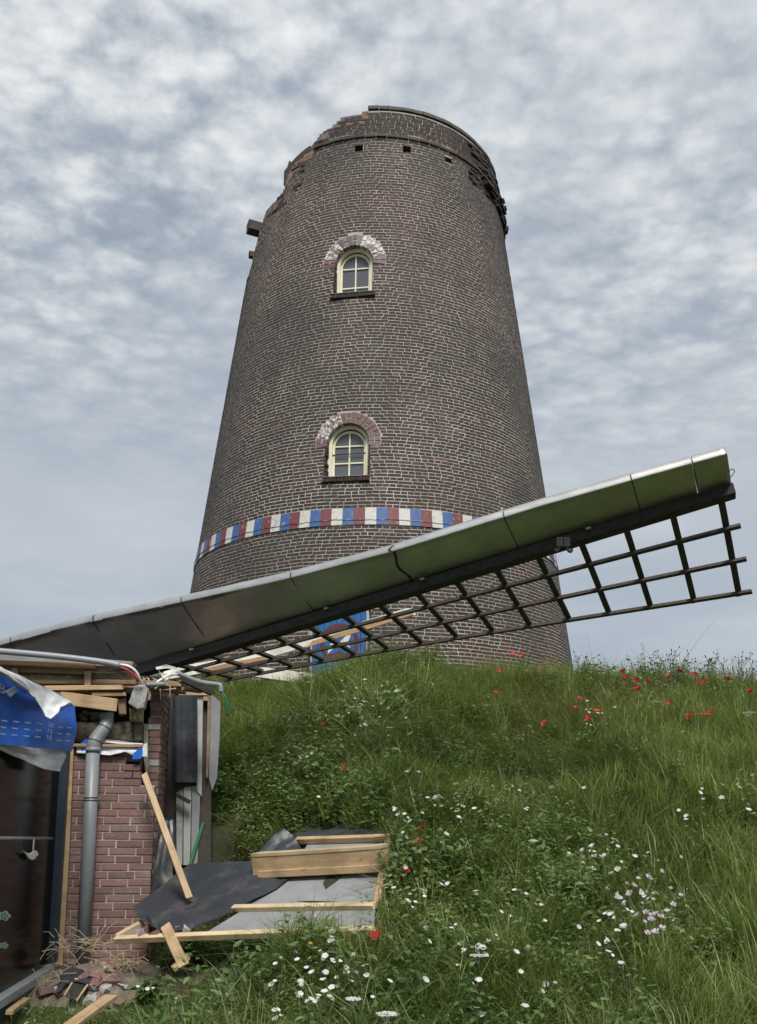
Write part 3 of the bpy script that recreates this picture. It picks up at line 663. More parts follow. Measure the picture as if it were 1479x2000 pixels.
# door
o = DOOR; mm = local_frame(o, 3.9) @ Matrix.Translation((0, 0, -3.9)); D = link('door', None, tower, mm.copy()); D.empty_display_size = .05
R = o['R']; zs = o['zs']; x = -R + 0.03; nb = 9; wb = (2 * R - 0.06) / nb
for k in range(nb):
    xa = -R + .03 + k * wb; xb = xa + wb - 0.005; za = zs + math.sqrt(max(0, (R - .03) ** 2 - min(abs(xa), R - .031) ** 2)); zb = zs + math.sqrt(max(0, (R - .03) ** 2 - min(abs(xb), R - .031) ** 2)); y1 = -.135 + random.uniform(-.002, .002)
    vs = [(xa, -.17, 2.95), (xb, -.17, 2.95), (xb, y1, 2.95), (xa, y1, 2.95), (xa, -.17, za), (xb, -.17, zb), (xb, y1, zb), (xa, y1, za)]
    link('door_board', bev_mesh('door_board', vs, BOXF, MATS['door_blue'], 0.003), D, mm)
arch_frame('door_frame', R + .01, .045, 2.92, zs, -.17, -.11, MATS['board_pale'], D, mm, False)
CZ = 4.17; RR = 0.305
def flat(name, pts, mat, y=-.128, th=.004):
    n_ = len(pts); vs = [(x, y, z + CZ) for x, z in pts] + [(x, y - th, z + CZ) for x, z in pts]
    link(name, mesh(name, vs, [tuple(range(n_))] + [(i, n_ + i, n_ + (i + 1) % n_, (i + 1) % n_) for i in range(n_)], MATS[mat]), D, mm)
vs, fs_ = [], []
for k in range(49):
    t = 2 * math.pi * k / 48; vs += [(RR * math.cos(t), -.128, CZ + RR * math.sin(t)), ((RR - .05) * math.cos(t), -.128, CZ + (RR - .05) * math.sin(t))]
    if k: b = 2 * (k - 1); fs_.append((b, b + 1, b + 3, b + 2))
link('emblem_ring', mesh('emblem_ring', vs, fs_, MATS['door_red']), D, mm)
def sector(a0, a1, rr, bulge):
    pts = [(rr * math.cos(t), rr * math.sin(t)) for t in np.linspace(a0, a1, 12)]
    return pts
for s_ in (1, -1):
    pts = [(0.255 * math.cos(t), s_ * 0.255 * math.sin(t)) for t in np.linspace(math.radians(48), math.radians(132), 14)]
    pts += [(-0.05, s_ * 0.06), (0, s_ * 0.035), (0.05, s_ * 0.06)]
    flat('emblem_field', pts if s_ > 0 else pts[::-1], 'door_red', -.1285)
for ang in (45, 135, 225, 315):
    t = math.radians(ang); tip = Vector((math.cos(t), math.sin(t))) * 0.252; nrm = Vector((-math.sin(t), math.cos(t)))
    sgn = 1 if ang in (135, 315) else -1
    for s_, mt in ((1, 'door_white'), (-1, 'door_blue')):
        mid = tip * 0.42 + nrm * (0.088 * s_ * sgn); mid2 = tip * 0.7 + nrm * (0.066 * s_ * sgn)
        flat('emblem_blade', [(0, 0), tuple(mid), tuple(mid2), tuple(tip)], mt, -.124, .003)
# timber and curb remains on the broken rim
def radial_beam(name, th, z, r0, r1, wdt, hgt, mat, seed):
    plank(name, cyl(th, r0, z), cyl(th, r1, z), wdt, hgt, MATS[mat], tower, ragged=.02, seed=seed, bev=.008)
radial_beam('beam_stub', math.radians(-66), 13.02, RZ(13) - .3, RZ(13) + 0.21, .22, .20, 'lattice_wood', 3)
radial_beam('beam_stub', math.radians(-68), 12.50, RZ(12.5) - .3, RZ(12.5) + 0.07, .10, .12, 'lattice_wood', 4)
vs, fs_ = [], []
for k in range(15):
    t = math.radians(-31 - 15.5 * k / 14); zt = 13.96 - 0.20 * (k / 14) ** 1.3 + (0.10 if k == 11 else 0); zb = zt - 0.20 - 0.10 * k / 14
    for rr, z in ((RZ(13.6) + .02, zb), (RZ(13.6) + .02, zt), (RZ(13.6) - .10, zt), (RZ(13.6) - .10, zb)): vs.append(cyl(t, rr - 0.05, z))
    if k: b = 4 * (k - 1); fs_ += [(b + q, b + (q + 1) % 4, b + 4 + (q + 1) % 4, b + 4 + q) for q in range(4)]
fs_ += [(0, 1, 2, 3), (59, 58, 57, 56)]
link('curb_ring', bev_mesh('curb_ring', vs, fs_, MATS['lattice_wood'], 0.004), tower)
# ------------------------------------------------------------------ windmill sail lying over the house roof
P0 = Vector((-2.138, 8.685, 3.068)); P1 = Vector((2.727, 6.706, 4.135)); SAX = (P1 - P0).normalized(); SL = (P1 - P0).length
SH = Vector((0.3768, 0.9263, 0)); SU = Vector((-0.1844, 0.0750, 0.980))
def S_(t): return P0 + (P1 - P0) * t
def ang_(t): t = max(-.1, t); return -0.027 + 0.333 * t + 0.171 * t * t
TB = [(-.9, .70), (-.5, .66), (-.4, .63), (-.3, .604), (-.2, .579), (-.1, .54), (0, .486), (.15, .405), (.3, .333), (.5, .271), (.75, .253), (.9, .222), (1.02, .195), (1.1, .18)]
def nose_b(t): return float(np.interp(t, [a for a, _ in TB], [b for _, b in TB]))
sail = thing('windmill_sail', 'fallen windmill sail with aluminium nose and dark wooden lattice resting on the roof', 'windmill sail', S_(0.0))
def sect(t):
    """profile of the aluminium nose at t: list of (forward, up)"""
    b = nose_b(t); a = 0.40; pts = []
    cr0 = Vector((a + 0.018, b - 0.085)); top = Vector((a - 0.022, b)); d = cr0.normalized(); n_ = Vector((-d.y, d.x))
    for k in range(9):                                  # underside, faintly hollow
        q = k / 8; pts.append(cr0 * q - n_ * (0.010 * math.sin(math.pi * q)))
    for k in range(0, 8):                               # bright folded nose above a sharp crease
        q = k / 7; pts.append(cr0.lerp(top, q) + Vector((0.012, 0.005)) * math.sin(math.pi * q) + Vector((0.0015, 0.0)))
    for k in range(1, 7):                               # back over the top
        q = k / 6; pts.append(top * (1 - q) + Vector((-0.14, 0.06)) * q + Vector((0, 0.05 * math.sin(math.pi * q))))
    return pts
def dent(t, k, P):
    # crumpled towards the root
    a = smooth((0.42 - t) / 0.4)
    if k > 8: return 0
    return a * ((vnoise(t * 22 + 3, k * 0.55) - 0.5) * 0.085 + (vnoise(t * 60, k * 1.2 + 9) - 0.5) * 0.028) * math.sin(math.pi * min(1, (k + .6) / 9))
def sail_skin(name, t0, t1, lift):
    n_ = max(6, int((t1 - t0) * 90)); vs, fs_ = [], []; m_ = None
    for i in range(n_ + 1):
        t = t0 + (t1 - t0) * i / n_; pr = sect(t); m_ = len(pr); s0 = S_(t)
        for k, q in enumerate(pr):
            dn = dent(t, k, q); vs.append(s0 - SH * (q.x * (1 + lift) + dn * 0.5) + SU * (q.y * (1 + lift) + 0.045 + dn))
        if i:
            b = m_ * (i - 1)
            for k in range(m_ - 1): fs_.append((b + k, b + m_ + k, b + m_ + k + 1, b + k + 1))
    if t1 > 1.0: b = m_ * n_; fs_.append(tuple(range(b + m_ - 1, b - 1, -1)))
    me = mesh(name, vs, fs_, MATS['aluminium'], True)
    if t1 > 1.0: me.polygons[-1].use_smooth = False
    return link(name, me, sail)
seams = [-0.75, -0.30, -0.10, 0.095, 0.315, 0.50, 0.69, 0.885, 0.972, 1.018]
for i in range(len(seams) - 1): sail_skin('nose_panel', seams[i], seams[i + 1] - (0.0 if i != 7 else 0.0022), 0.004 if i % 2 else 0.0)
# joint covers
for t in (-.30, -.10, .095, .315, .50, .69, .885):
    pr = sect(t); vs, fs_ = [], []
    hw_ = .0022 if t == .50 else .0008
    for i, tt in enumerate((t - hw_, t + hw_)):
        for k, q in enumerate(pr[:15]): vs.append(S_(tt + (0.004 * math.sin(k) if t == .50 else 0)) - SH * q.x * 1.012 + SU * (q.y * 1.012 + .043))
    fs_ = [(k, k + 15, k + 16, k + 1) for k in range(14)]; link('seam_strip', mesh('seam_strip', vs, fs_, MATS['stock_steel']), sail)
plank('stock', S_(-0.75) + SU * 0.0, S_(1.021) + SU * 0.0, 0.15, 0.095, MATS['stock_steel'], sail, upv=SU, bev=0.006, ctr=(.35, .35), nseg=12)
BL = 1.2
def bar_dir(t): a = ang_(t); return SH * math.cos(a) - SU * math.sin(a)
for i in range(15):
    t = i / 14; s0 = S_(t); d = bar_dir(t); e = s0 + d * (BL + (0.06 if i >= 13 else 0.025)); nrm = d.cross(SAX).normalized()
    plank('cross_bar', s0 - d * 0.02, e, 0.052, 0.034, MATS['lattice_wood'], sail, upv=nrm, bev=.003, seed=i)
for f_, q in ((0.30, 0.7), (0.64, .8), (1.0, 0.85)):
    pts = [S_(t) + bar_dir(t) * BL * f_ - (bar_dir(t).cross(SAX)).normalized() * -0.030 for t in np.linspace(-0.02, 1.02, 23)]
    vs, fs_ = [], []
    for k, p_ in enumerate(pts):
        t = min(1, k / 22); d = bar_dir(t); nn = d.cross(SAX).normalized(); hw, hh = .019, .015
        for a, b in ((-hw, -hh), (hw, -hh), (hw, hh), (-hw, hh)): vs.append(p_ + d * a + nn * b)
        if k: b0 = 4 * (k - 1); fs_ += [(b0 + j, b0 + (j + 1) % 4, b0 + 4 + (j + 1) % 4, b0 + 4 + j) for j in range(4)]
    n_ = 4 * 22; fs_ += [(3, 2, 1, 0), (n_, n_ + 1, n_ + 2, n_ + 3)]
    link('lath', bev_mesh('lath', vs, fs_, MATS['lattice_wood'], 0), sail)
# wire loop at the tip, hooks under the stock, small clips
tip = at(1424, 934, 6.75)
tube('wire_loop', spline([tip, at(1431, 928, 6.75), at(1435, 920, 6.76), at(1430, 916, 6.77), at(1424, 921, 6.77)], 6), .004, MATS['iron_black'], sail, 6)
for px in (1093, 1107):
    tube('sail_hook', spline([at(px, 1052, 7.15), at(px, 1066, 7.15), at(px + (4 if px > 1100 else -4), 1076, 7.15), at(px + (9 if px > 1100 else -7), 1077, 7.15), at(px + (10 if px > 1100 else -9), 1072, 7.15)], 5), .012, MATS['iron_black'], sail, 8)
    plank('hook_plate', at(px, 1050, 7.15), at(px, 1068, 7.15), .055, .03, MATS['iron_black'], sail, upv=(0, 1, 0))
for t in (0.06, 0.34, 0.52, 0.80): plank('clip', S_(t) - SH * .09 + SU * .03, S_(t + .008) - SH * .09 + SU * .03, .03, .02, MATS['zinc'], sail, upv=SU)
tube('lightning_rod_clip', [at(980, 1002, 7.35), at(980, 991, 7.35)], .008, MATS['zinc'], sail, 8)
# ------------------------------------------------------------------ white broken timbers behind the sail
g_w = 'broken white timbers on the mound'
def twoface(name, p0, p1, wdt, hgt, label, seed, rag=.1):
    t_ = plank(name, p0, p1, wdt, hgt, MATS['white_timber'], None, ragged=rag, seed=seed, bev=.006); tag(t_, label, 'timber', g_w); return t_
A0, A1 = at(395, 1316, 12.05), at(800, 1196, 12.75)
t_ = twoface('white_beam', A0, A1, .11, .12, 'long white painted beam with a torn brown end leaning on the tower by the blue door', 2, .12)
plank('torn_face', lerp(A0, A1, .52) + Vector((0, -.062, -.045)), lerp(A0, A1, .99) + Vector((0, -.062, -.035)), .02, .07, MATS['broken_timber'], t_, ragged=.15, seed=5)
t_ = twoface('white_beam', at(330, 1318, 11.9), at(520, 1283, 12.2), .16, .15, 'short thick white painted timber with a brown split, behind the grey elbow pipe', 4, .12)
plank('torn_face', lerp(at(330, 1318, 11.9), at(520, 1283, 12.2), .35) + Vector((0, -.09, -.05)), lerp(at(330, 1318, 11.9), at(520, 1283, 12.2), .99) + Vector((0, -.09, -.03)), .02, .06, MATS['broken_timber'], t_, ragged=.1, seed=6)
twoface('white_beam', at(505, 1314, 12.2), at(672, 1337, 12.0), .14, .15, 'white painted timber lying level at the foot of the blue door', 7, .05)
# ------------------------------------------------------------------ damaged brick house
house = thing('brick_house', 'damaged low brick house with its roof edge torn open under the sail', 'house', hp(-0.4, 0.3, FLOOR_Z))
NF = -E2                                             # the front faces the camera
def fp(px, py, off=0.0): return onpl(px, py, HA0 - E2 * off, E2)       # pixel on the front plane, off metres in front of it
def fuv(px, py):
    P = fp(px, py); return (P - HA0).dot(E1), P.z
UNIT = bev_mesh('brick', box_v(-.5, .5, -.5, .5, -.5, .5), BOXF, MATS['house_brick'], 0.035, 1)
UNITM = bev_mesh('grey_brick', box_v(-.5, .5, -.5, .5, -.5, .5), BOXF, MATS['concrete'], 0.035, 1)
def brick_at(parent, c_, ex, ey, l, d, h, me=None, j=0.003, tilt=0.012):
    mm = Matrix.Identity(4); ez = Vector((0, 0, 1))
    for i in range(3): mm[i][0] = ex[i]; mm[i][1] = ey[i]; mm[i][2] = ez[i]; mm[i][3] = c_[i] + random.uniform(-j, j)
    mm = mm @ Euler((random.uniform(-tilt, tilt), random.uniform(-tilt, tilt), random.uniform(-tilt, tilt))).to_matrix().to_4x4() @ Matrix.Diagonal((l, d, h, 1))
    return link('brick', me or UNIT, parent, mm)
fw = link('front_wall', None, house, Matrix.Translation(hp(-.4, 0, FLOOR_Z))); fw.empty_display_size = .05
UL = fuv(117, 1700)[0]; ZB = 0.16; HC = 0.0625; ZT1 = fuv(200, 1474)[1]; ZT2 = fuv(297, 1531)[1]; UR2 = fuv(246, 1500)[0]; UR3 = fuv(275, 1500)[0]
nco = int((ZT1 - ZB) / HC) + 1
for c_ in range(nco):
    z = ZB + c_ * HC; zc = z + HC / 2
    if zc > ZT2: right = (UR3 if zc < ZT2 + 0.19 else UR2) + random.uniform(-.03, .012)
    else: right = 0.0 + random.uniform(-.006, .004)
    u = UL; first = True
    pat = [0.105, 0.212] if c_ % 2 else [0.212]
    k = 0
    while u < right - 0.03:
        L = pat[0] if (k == 0 and c_ % 2) else 0.215
        if c_ % 3 == 2 and k == 0: L = 0.16
        e = min(u + L, right)
        if right - e < 0.06: e = right
        l = e - u - 0.010
        brick_at(fw, hp((u + e) / 2, 0.05, zc), E1, E2, l, 0.10, HC - 0.0115, tilt=.006, j=.002); u = e; k += 1
core = []
for (u0, u1, z0, z1) in ((UL + .012, -.012, ZB, ZT2 - .012), (UL + .012, UR2 - .012, ZT2 - .012, ZT1 - .02)):
    link('mortar', mesh('mortar', [hp(a, b, z) for z in (z0, z1) for a, b in ((u0, .008), (u1, .008), (u1, .092), (u0, .092))], BOXF, MATS['house_mortar']), fw)
# inner leaf and roof mass (closed volume behind the front)
def hbox(name, u0, u1, v0, v1, z0, z1, mat, parent, bev=0.0): return link(name, bev_mesh(name, [hp(a, b, z) for z in (z0, z1) for a, b in ((u0, v0), (u1, v0), (u1, v1), (u0, v1))], BOXF, MATS[mat], bev), parent)
ZR = 2.80
hbox('inner_wall', UL + .02, -0.16, 0.26, 0.40, FLOOR_Z - .1, 2.25, 'room_dark', house)
hbox('rear_body', UL + .02, -0.20, 0.45, 4.6, FLOOR_Z - .1, 2.55, 'room_dark', house)
hbox('roof_deck', -4.6, -0.10, 0.42, 4.7, 2.56, 2.74, 'pine_old', house)
hbox('roof_felt', -4.6, -0.08, 0.40, 4.72, 2.745, 2.775, 'bitumen', house)
# brick pier at the corner: end face to the camera, long face to the mound
pier = link('corner_pier', None, house, Matrix.Translation(hp(0, .3, FLOOR_Z))); pier.empty_display_size = .05
PV = 0.33
def pv(px, py): P = onpl(px, py, HA0 + E2 * PV, E2); return (P - HA0).dot(E1), P.z
pu0, pz1 = pv(294, 1345); pu1, _ = pv(318, 1345); pz0 = FLOOR_Z
z = pz0; k = 0
while z < pz1:
    grey = k % 5 == 3
    brick_at(pier, hp((pu0 + pu1) / 2 + random.uniform(-.006, .006), PV + .05, z + HC / 2), E1, E2, pu1 - pu0 - .004 + random.uniform(-.015, .01), .10, HC - .012, UNITM if grey else UNIT, .003, .02)
    v0 = PV + (0.0 if k % 2 else 0.105)
    vv = PV + .105
    while vv < PV + 0.62 + (0.05 if z < 1.6 else 0):
        L = 0.105 if (k % 2 and vv < PV + .12) else 0.212
        brick_at(pier, hp(pu1 - .05, vv + L / 2, z + HC / 2), E2, E1, L - .010, .10, HC - .012, None, .003, .012); vv += L
    z += HC; k += 1
link('mortar', mesh('mortar', [hp(a, b, z) for z in (pz0, pz1 - .03) for a, b in ((pu0 + .01, PV + .012), (pu1 - .010, PV + .012), (pu1 - .010, PV + .66), (pu0 + .01, PV + .66))], BOXF, MATS['house_mortar']), pier)
# wing wall beside the mound: pale boards, black membrane, timber post, grey sheet
wing = link('wing_wall', None, house, Matrix.Translation(hp(.3, 1.05, FLOOR_Z))); wing.empty_display_size = .05
WV = 1.02
def wp(px, py, off=0.0): return onpl(px, py, HA0 + E2 * (WV - off), E2)
def wpoly(name, pix, mat, off, th, bev=.002): return extrude_poly(name, [wp(x, y, off) for x, y in pix], th, NF, MATS[mat], wing, bev)
wpoly('backing_wall', [(322, 1352), (412, 1352), (412, 1690), (322, 1690)], 'room_dark', 0.0, .25)
wpoly('pale_board', [(385, 1354), (397, 1355), (396, 1400), (395, 1480), (394, 1556), (384, 1545)], 'board_pale', .06, .05)
wpoly('grey_sheet', [(409, 1352), (431, 1372), (429, 1440), (424, 1520), (414, 1545), (408, 1520)], 'fibre_grey', .03, .05)
wpoly('timber_post', [(406, 1355), (411, 1355), (410, 1440), (406, 1520), (402, 1518), (404, 1430)], 'pine_old', .07, .05)
wpoly('timber_block', [(397, 1357), (406, 1357), (406, 1369), (397, 1369)], 'pine_old', .08, .05)
wpoly('top_plate', [(340, 1350), (395, 1347), (408, 1350), (406, 1358), (350, 1358)], 'pine', .09, .09)
wpoly('lower_board', [(344, 1548), (358, 1540), (356, 1690), (345, 1690)], 'concrete', .04, .03)
wpoly('lower_board', [(359, 1538), (374, 1536), (371, 1690), (358, 1690)], 'board_pale', .05, .03)
wpoly('lower_board', [(375, 1536), (392, 1534), (386, 1690), (373, 1690)], 'fibre_grey', .045, .03)
plank('charred_stick', wp(344, 1552, .14), wp(371, 1567, .16), .05, .035, MATS['stock_steel'], wing, seed=2)
# hanging membrane as a rippled sheet
def sheet(name, rows, mat, parent=None, th=0.004, amp=0.012, freq=7, seed=0, sub=3):
    """rows: list of lists of 3D points (same length); refined, rippled and given thickness"""
    A = np.array([[tuple(p_) for p_ in r] for r in rows], float)
    def refine(B, ax, n_):
        B = np.moveaxis(B, ax, 0); out = []
        for i in range(B.shape[0] - 1):
            for k in range(n_): out.append(B[i] * (1 - k / n_) + B[i + 1] * k / n_)
        out.append(B[-1]); return np.moveaxis(np.array(out), 0, ax)
    A = refine(refine(A, 0, sub), 1, sub); nr, nc = A.shape[:2]
    du = np.gradient(A, axis=1); dv = np.gradient(A, axis=0); N = np.cross(du, dv); N /= np.linalg.norm(N, axis=2, keepdims=True) + 1e-9
    rr, cc = np.meshgrid(np.arange(nr) / (nr - 1), np.arange(nc) / (nc - 1), indexing='ij')
    nz = (vnoise(cc * freq + seed * 7.3, rr * freq * .6 + seed) - .5) * 2 + (vnoise(cc * freq * 2.7 + seed, rr * freq * 1.9) - .5)
    A = A + N * (nz * amp)[..., None]
    B = A - N * th
    V = np.concatenate([A.reshape(-1, 3), B.reshape(-1, 3)]); n_ = nr * nc; f_ = []
    for i in range(nr - 1):
        for j in range(nc - 1):
            a = i * nc + j; f_.append((a, a + 1, a + nc + 1, a + nc)); f_.append((n_ + a, n_ + a + nc, n_ + a + nc + 1, n_ + a + 1))
    rim = [(0, j) for j in range(nc)] + [(i, nc - 1) for i in range(1, nr)] + [(nr - 1, j) for j in range(nc - 2, -1, -1)] + [(i, 0) for i in range(nr - 2, 0, -1)]
    for q in range(len(rim)):
        a = rim[q][0] * nc + rim[q][1]; b = rim[(q + 1) % len(rim)]; b = b[0] * nc + b[1]; m0 = len(V); V = np.concatenate([V, V[[a, n_ + a, n_ + b, b]]]); f_.append((m0, m0 + 1, m0 + 2, m0 + 3))
    return link(name, mesh(name, V, f_, MATS[mat], True), parent)
rows = [[wp(x, y, .11 + o_) for x, o_ in ((338, .0), (346, .03), (360, .0), (376, .004), (386, .025))] for y in (1358, 1400, 1450, 1500, 1528)]
sheet('membrane', rows, 'black_foil', wing, .004, .006, 4, 3)
rows = [[wp(x, y, .11 + o_) for x, o_ in ((340, .03), (352, .05), (362, .03), (374, .05), (385, .03))] for y in (1526, 1533, 1536)]
# torn roof edge: layered timbers
roof = link('roof_edge', None, house, Matrix.Translation(fp(140, 1330))); roof.empty_display_size = .05
def rp(name, a, b, th, d, mat, off, seed=0, rag=.02, parent=None):
    P, Q = fp(a[0], a[1], off), fp(b[0], b[1], off)
    return plank(name, P, Q, d, th, MATS[mat], parent or roof, ragged=rag, seed=seed, ctr=(0.5, .5), bev=.003)
rp('roof_board', (-60, 1295), (187, 1303), .040, .16, 'pine_old', .05, 1)
rp('roof_board', (150, 1301), (262, 1300), .030, .16, 'pine_old', .02, 2)
rp('roof_board', (-60, 1306), (170, 1314), .042, .10, 'pine_old', -.02, 3)
rp('roof_board', (70, 1333), (268, 1334), .036, .10, 'pine_old', .0, 4, .05)
rp('roof_board', (96, 1346), (242, 1344), .040, .12, 'pine', .05, 5, .05)
rp('roof_board', (180, 1357), (246, 1357), .030, .10, 'pine', .03, 6, .02)
rp('roof_board', (60, 1343), (262, 1350), .05, .08, 'pine_old', -.06, 7, .05)
rp('fascia_board', (118, 1364), (229, 1378), .105, .045, 'pine', .12, 8, .02)
rp('stud', (172, 1311), (172, 1346), .05, .05, 'pine_old', .06, 9, .004)
rp('stud', (239, 1366), (240, 1397), .06, .06, 'pine_old', .0, 10, .01)
rp('stud', (29, 1305), (30, 1340), .05, .05, 'pine', .05, 11, .01)
def wool(name, x0, y0, x1, y1, off, mat='glass_wool', d=.12, parent=None):
    a = fp(x0, y0, off); b = fp(x1, y0, off); c_ = fp(x1, y1, off); e = fp(x0, y1, off); n_x, n_z = 8, 4; vs = []; fs_ = []
    for i in range(n_z + 1):
        for j in range(n_x + 1):
            p_ = (a * (1 - j / n_x) + b * (j / n_x)) * (1 - i / n_z) + (e * (1 - j / n_x) + c_ * (j / n_x)) * (i / n_z)
            edge = min(i, n_z - i, j, n_x - j) == 0
            vs.append(p_ + NF * (random.uniform(-.012, .02) if not edge else -.02) + Vector((0, 0, random.uniform(-.006, .006))))
    for p_ in list(vs): vs.append(p_ - NF * d)
    n_ = (n_x + 1) * (n_z + 1)
    for i in range(n_z):
        for j in range(n_x): q = i * (n_x + 1) + j; fs_.append((q, q + n_x + 1, q + n_x + 2, q + 1))
    rim = [(0, j) for j in range(n_x + 1)] + [(i, n_x) for i in range(1, n_z + 1)] + [(n_z, j) for j in range(n_x - 1, -1, -1)] + [(i, 0) for i in range(n_z - 1, 0, -1)]
    ids = [i * (n_x + 1) + j for i, j in rim]
    for q in range(len(ids)): fs_.append((ids[q], ids[(q + 1) % len(ids)], n_ + ids[(q + 1) % len(ids)], n_ + ids[q]))
    return link(name, mesh(name, vs, fs_, MATS[mat], True), parent or roof)
wool('insulation_layer', 30, 1314, 168, 1333, -.03); wool('insulation_layer', 176, 1311, 268, 1334, -.05)
wool('insulation_slab', 144, 1410, 259, 1452, -.12, 'grey_wool'); wool('insulation_slab', 260, 1411, 279, 1452, -.12, 'grey_wool')
wool('insulation_slab', 150, 1385, 215, 1412, -.2, 'grey_wool'); wool('insulation_chunk', 252, 1383, 277, 1409, -.02)
hbox('soffit_void', UL - .02, -.17, .20, .26, 2.0, 2.58, 'dark_void', roof)
extrude_poly('zinc_trim', [fp(x, y, .09) for x, y in ((-60, 1274), (60, 1276), (130, 1282), (258, 1292), (259, 1300), (150, 1299), (60, 1293), (-60, 1290))], .06, NF, MATS['zinc'], roof, .002)
# ledge batten and white membrane above the brickwork
rp('ledge_batten', (136, 1456), (279, 1457), .026, .05, 'pine_old', .03, 12, .01)
sheet('wall_membrane', [[fp(x, y + d_, .035) for x, y in ((186, 1447), (210, 1444), (240, 1448), (262, 1451), (279, 1452))] for d_ in (0, 3, 6)], 'tarp_white', roof, .004, .008, 5, 2)
sheet('wall_membrane', [[fp(x, y, .02 + .01 * i) for x, y in zip((150, 180, 215, 245, 268, 288), ys)] for i, ys in enumerate(((1460, 1461, 1461, 1461, 1460, 1452), (1466, 1467, 1468, 1466, 1467, 1466), (1470, 1473, 1476, 1470, 1478, 1478)))], 'tarp_white', roof, .004, .012, 5, 4)
extrude_poly('blue_scrap', [fp(x, y, .05) for x, y in ((258, 1483), (262, 1470), (267, 1466), (270, 1460), (278, 1461), (279, 1470), (276, 1482))], .004, NF, MATS['tarp_blue'], roof, 0)
extrude_poly('blue_scrap', [fp(x, y, .04) for x, y in ((157, 1453), (165, 1445), (173, 1443), (173, 1453))], .004, NF, MATS['tarp_blue'], roof, 0)
extrude_poly('blue_scrap', [fp(x, y, .04) for x, y in ((158, 1463), (166, 1463), (161, 1474))], .004, NF, MATS['tarp_blue'], roof, 0)
extrude_poly('edge_batten', [fp(x, y, -.1) for x, y in ((281, 1415), (289, 1413), (290, 1500), (286, 1530), (281, 1480))], .05, NF, MATS['grey_wool'], roof, 0)
# splintered ends at the corner
vs, fs_ = [], []
for k in range(46):
    a = fp(random.uniform(268, 345), random.uniform(1322, 1346), random.uniform(-.25, .0)); d = Vector((random.uniform(-.4, 1), random.uniform(-.6, .2), random.uniform(-1, .5))).normalized(); l = random.uniform(.03, .12)
    t_, f__ = tube_v([a, a + d * l], [random.uniform(.004, .010), .001], 4); b = len(vs); vs += t_; fs_ += [tuple(q + b for q in x) for x in f__]
s_ = link('splinters', mesh('splinters', vs, fs_, MATS['splinter']), roof); tag(s_, kind='stuff')
for k, (a, b, d_) in enumerate((((268, 1336), (352, 1338), -.15), ((300, 1345), (350, 1349), -.3), ((330, 1340), (400, 1349), -.45))):
    rp('torn_board', a, b, .045, .14, 'pine_old', d_, 20 + k, .06)
# concrete lump hanging at the corner
def lump(name, pts, d, mat, parent=None, off=.1):
    return extrude_poly(name, [fp(x, y, off + random.uniform(-.015, .015)) for x, y in pts], d, NF, MATS[mat], parent, .008)
lump('concrete_lump', ((262, 1339), (284, 1337), (288, 1350), (284, 1368), (282, 1383), (268, 1386), (250, 1374), (256, 1358)), .12, 'concrete', roof)
# battens and downpipe on the front
plank('wall_batten', fp(139, 1458, .022), fp(117, 1886, .022), .032, .045, MATS['pine'], house, upv=E1, seed=5, nseg=8)
dp = link('downpipe', None, house, Matrix.Translation(fp(165, 1860))); dp.empty_display_size = .05
pc = [fp(209, 1392, .02), fp(208, 1412, .02), fp(203, 1424, .04), fp(190, 1440, .06), fp(184, 1452, .075), fp(182, 1470, .075)]
tube('elbow', spline(pc, 6), .056, MATS['pvc_grey'], dp, 20)
tube('pipe', [fp(182, 1462, .075), fp(173, 1660, .075), fp(160, 1895, .075)], .054, MATS['pvc_grey'], dp, 24)
def collar(px, py, h=6, r=.0605, off=.075, dx=0): tube('collar', [fp(px, py, off), fp(px + dx, py + h, off)], r, MATS['pvc_grey'], dp, 24)
collar(182, 1460, 9); collar(208, 1398, 5, .0595, .02); 
P_ = spline(pc, 6); 
for i_ in (11, 22): tube('seal_ring', [P_[i_], lerp(P_[i_], P_[i_ + 1], .5)], .0605, MATS['iron_black'], dp, 20)
for (px, py) in ((178, 1557), (161.5, 1834)):
    for q in (0, 5): tube('pipe_clip', [fp(px, py + q - 1, .075), fp(px, py + q + 1, .075)], .060, MATS['zinc'], dp, 24)
    plank('clip_ear', fp(px - 17, py + 2, .055), fp(px + 18, py + 2, .055), .012, .022, MATS['zinc'], dp)
# glazed door in the return wall on the left
gd = link('glass_door', None, house, Matrix.Translation(hp(UL, 0, FLOOR_Z))); gd.empty_display_size = .05
G0 = fp(104, 1880); GD = Vector((0.088, -0.996, 0)); GN = Vector((0.996, 0.088, 0))
G0 = Vector((G0.x, G0.y, 0))
def gp(s_, z, off=0.0): return G0 + GD * s_ + GN * off + Vector((0, 0, z))
def gbox(name, s0, s1, z0, z1, o0, o1, mat, bev=.003): return link(name, bev_mesh(name, [gp(a, z, b) for z in (z0, z1) for a, b in ((s0, o0), (s1, o0), (s1, o1), (s0, o1))], BOXF, MATS[mat], bev), gd)
GZ0 = 0.38; GZ1 = 2.12
gbox('frame_post', -0.03, 0.10, GZ0 - .1, GZ1 + .1, -.10, .045, 'frame_navy')
gbox('frame_head', .10, 2.6, GZ1, GZ1 + .10, -.10, -.012, 'frame_navy')
gbox('sill', -.02, 2.6, GZ0 - .06, GZ0, -.10, .055, 'frame_alu'); gbox('threshold', .0, 2.6, GZ0 - .13, GZ0 - .07, -.10, .05, 'frame_navy')
gbox('pane', .10, 2.6, GZ0, GZ1, -.03, -.018, 'door_glass', 0)
gbox('lintel', -.03, 2.7, GZ1 + .11, 2.40, -.30, -.03, 'room_dark')
gbox('upstand_brick', .0, 2.6, 0.0, GZ0 - .135, -.10, .03, 'house_brick')
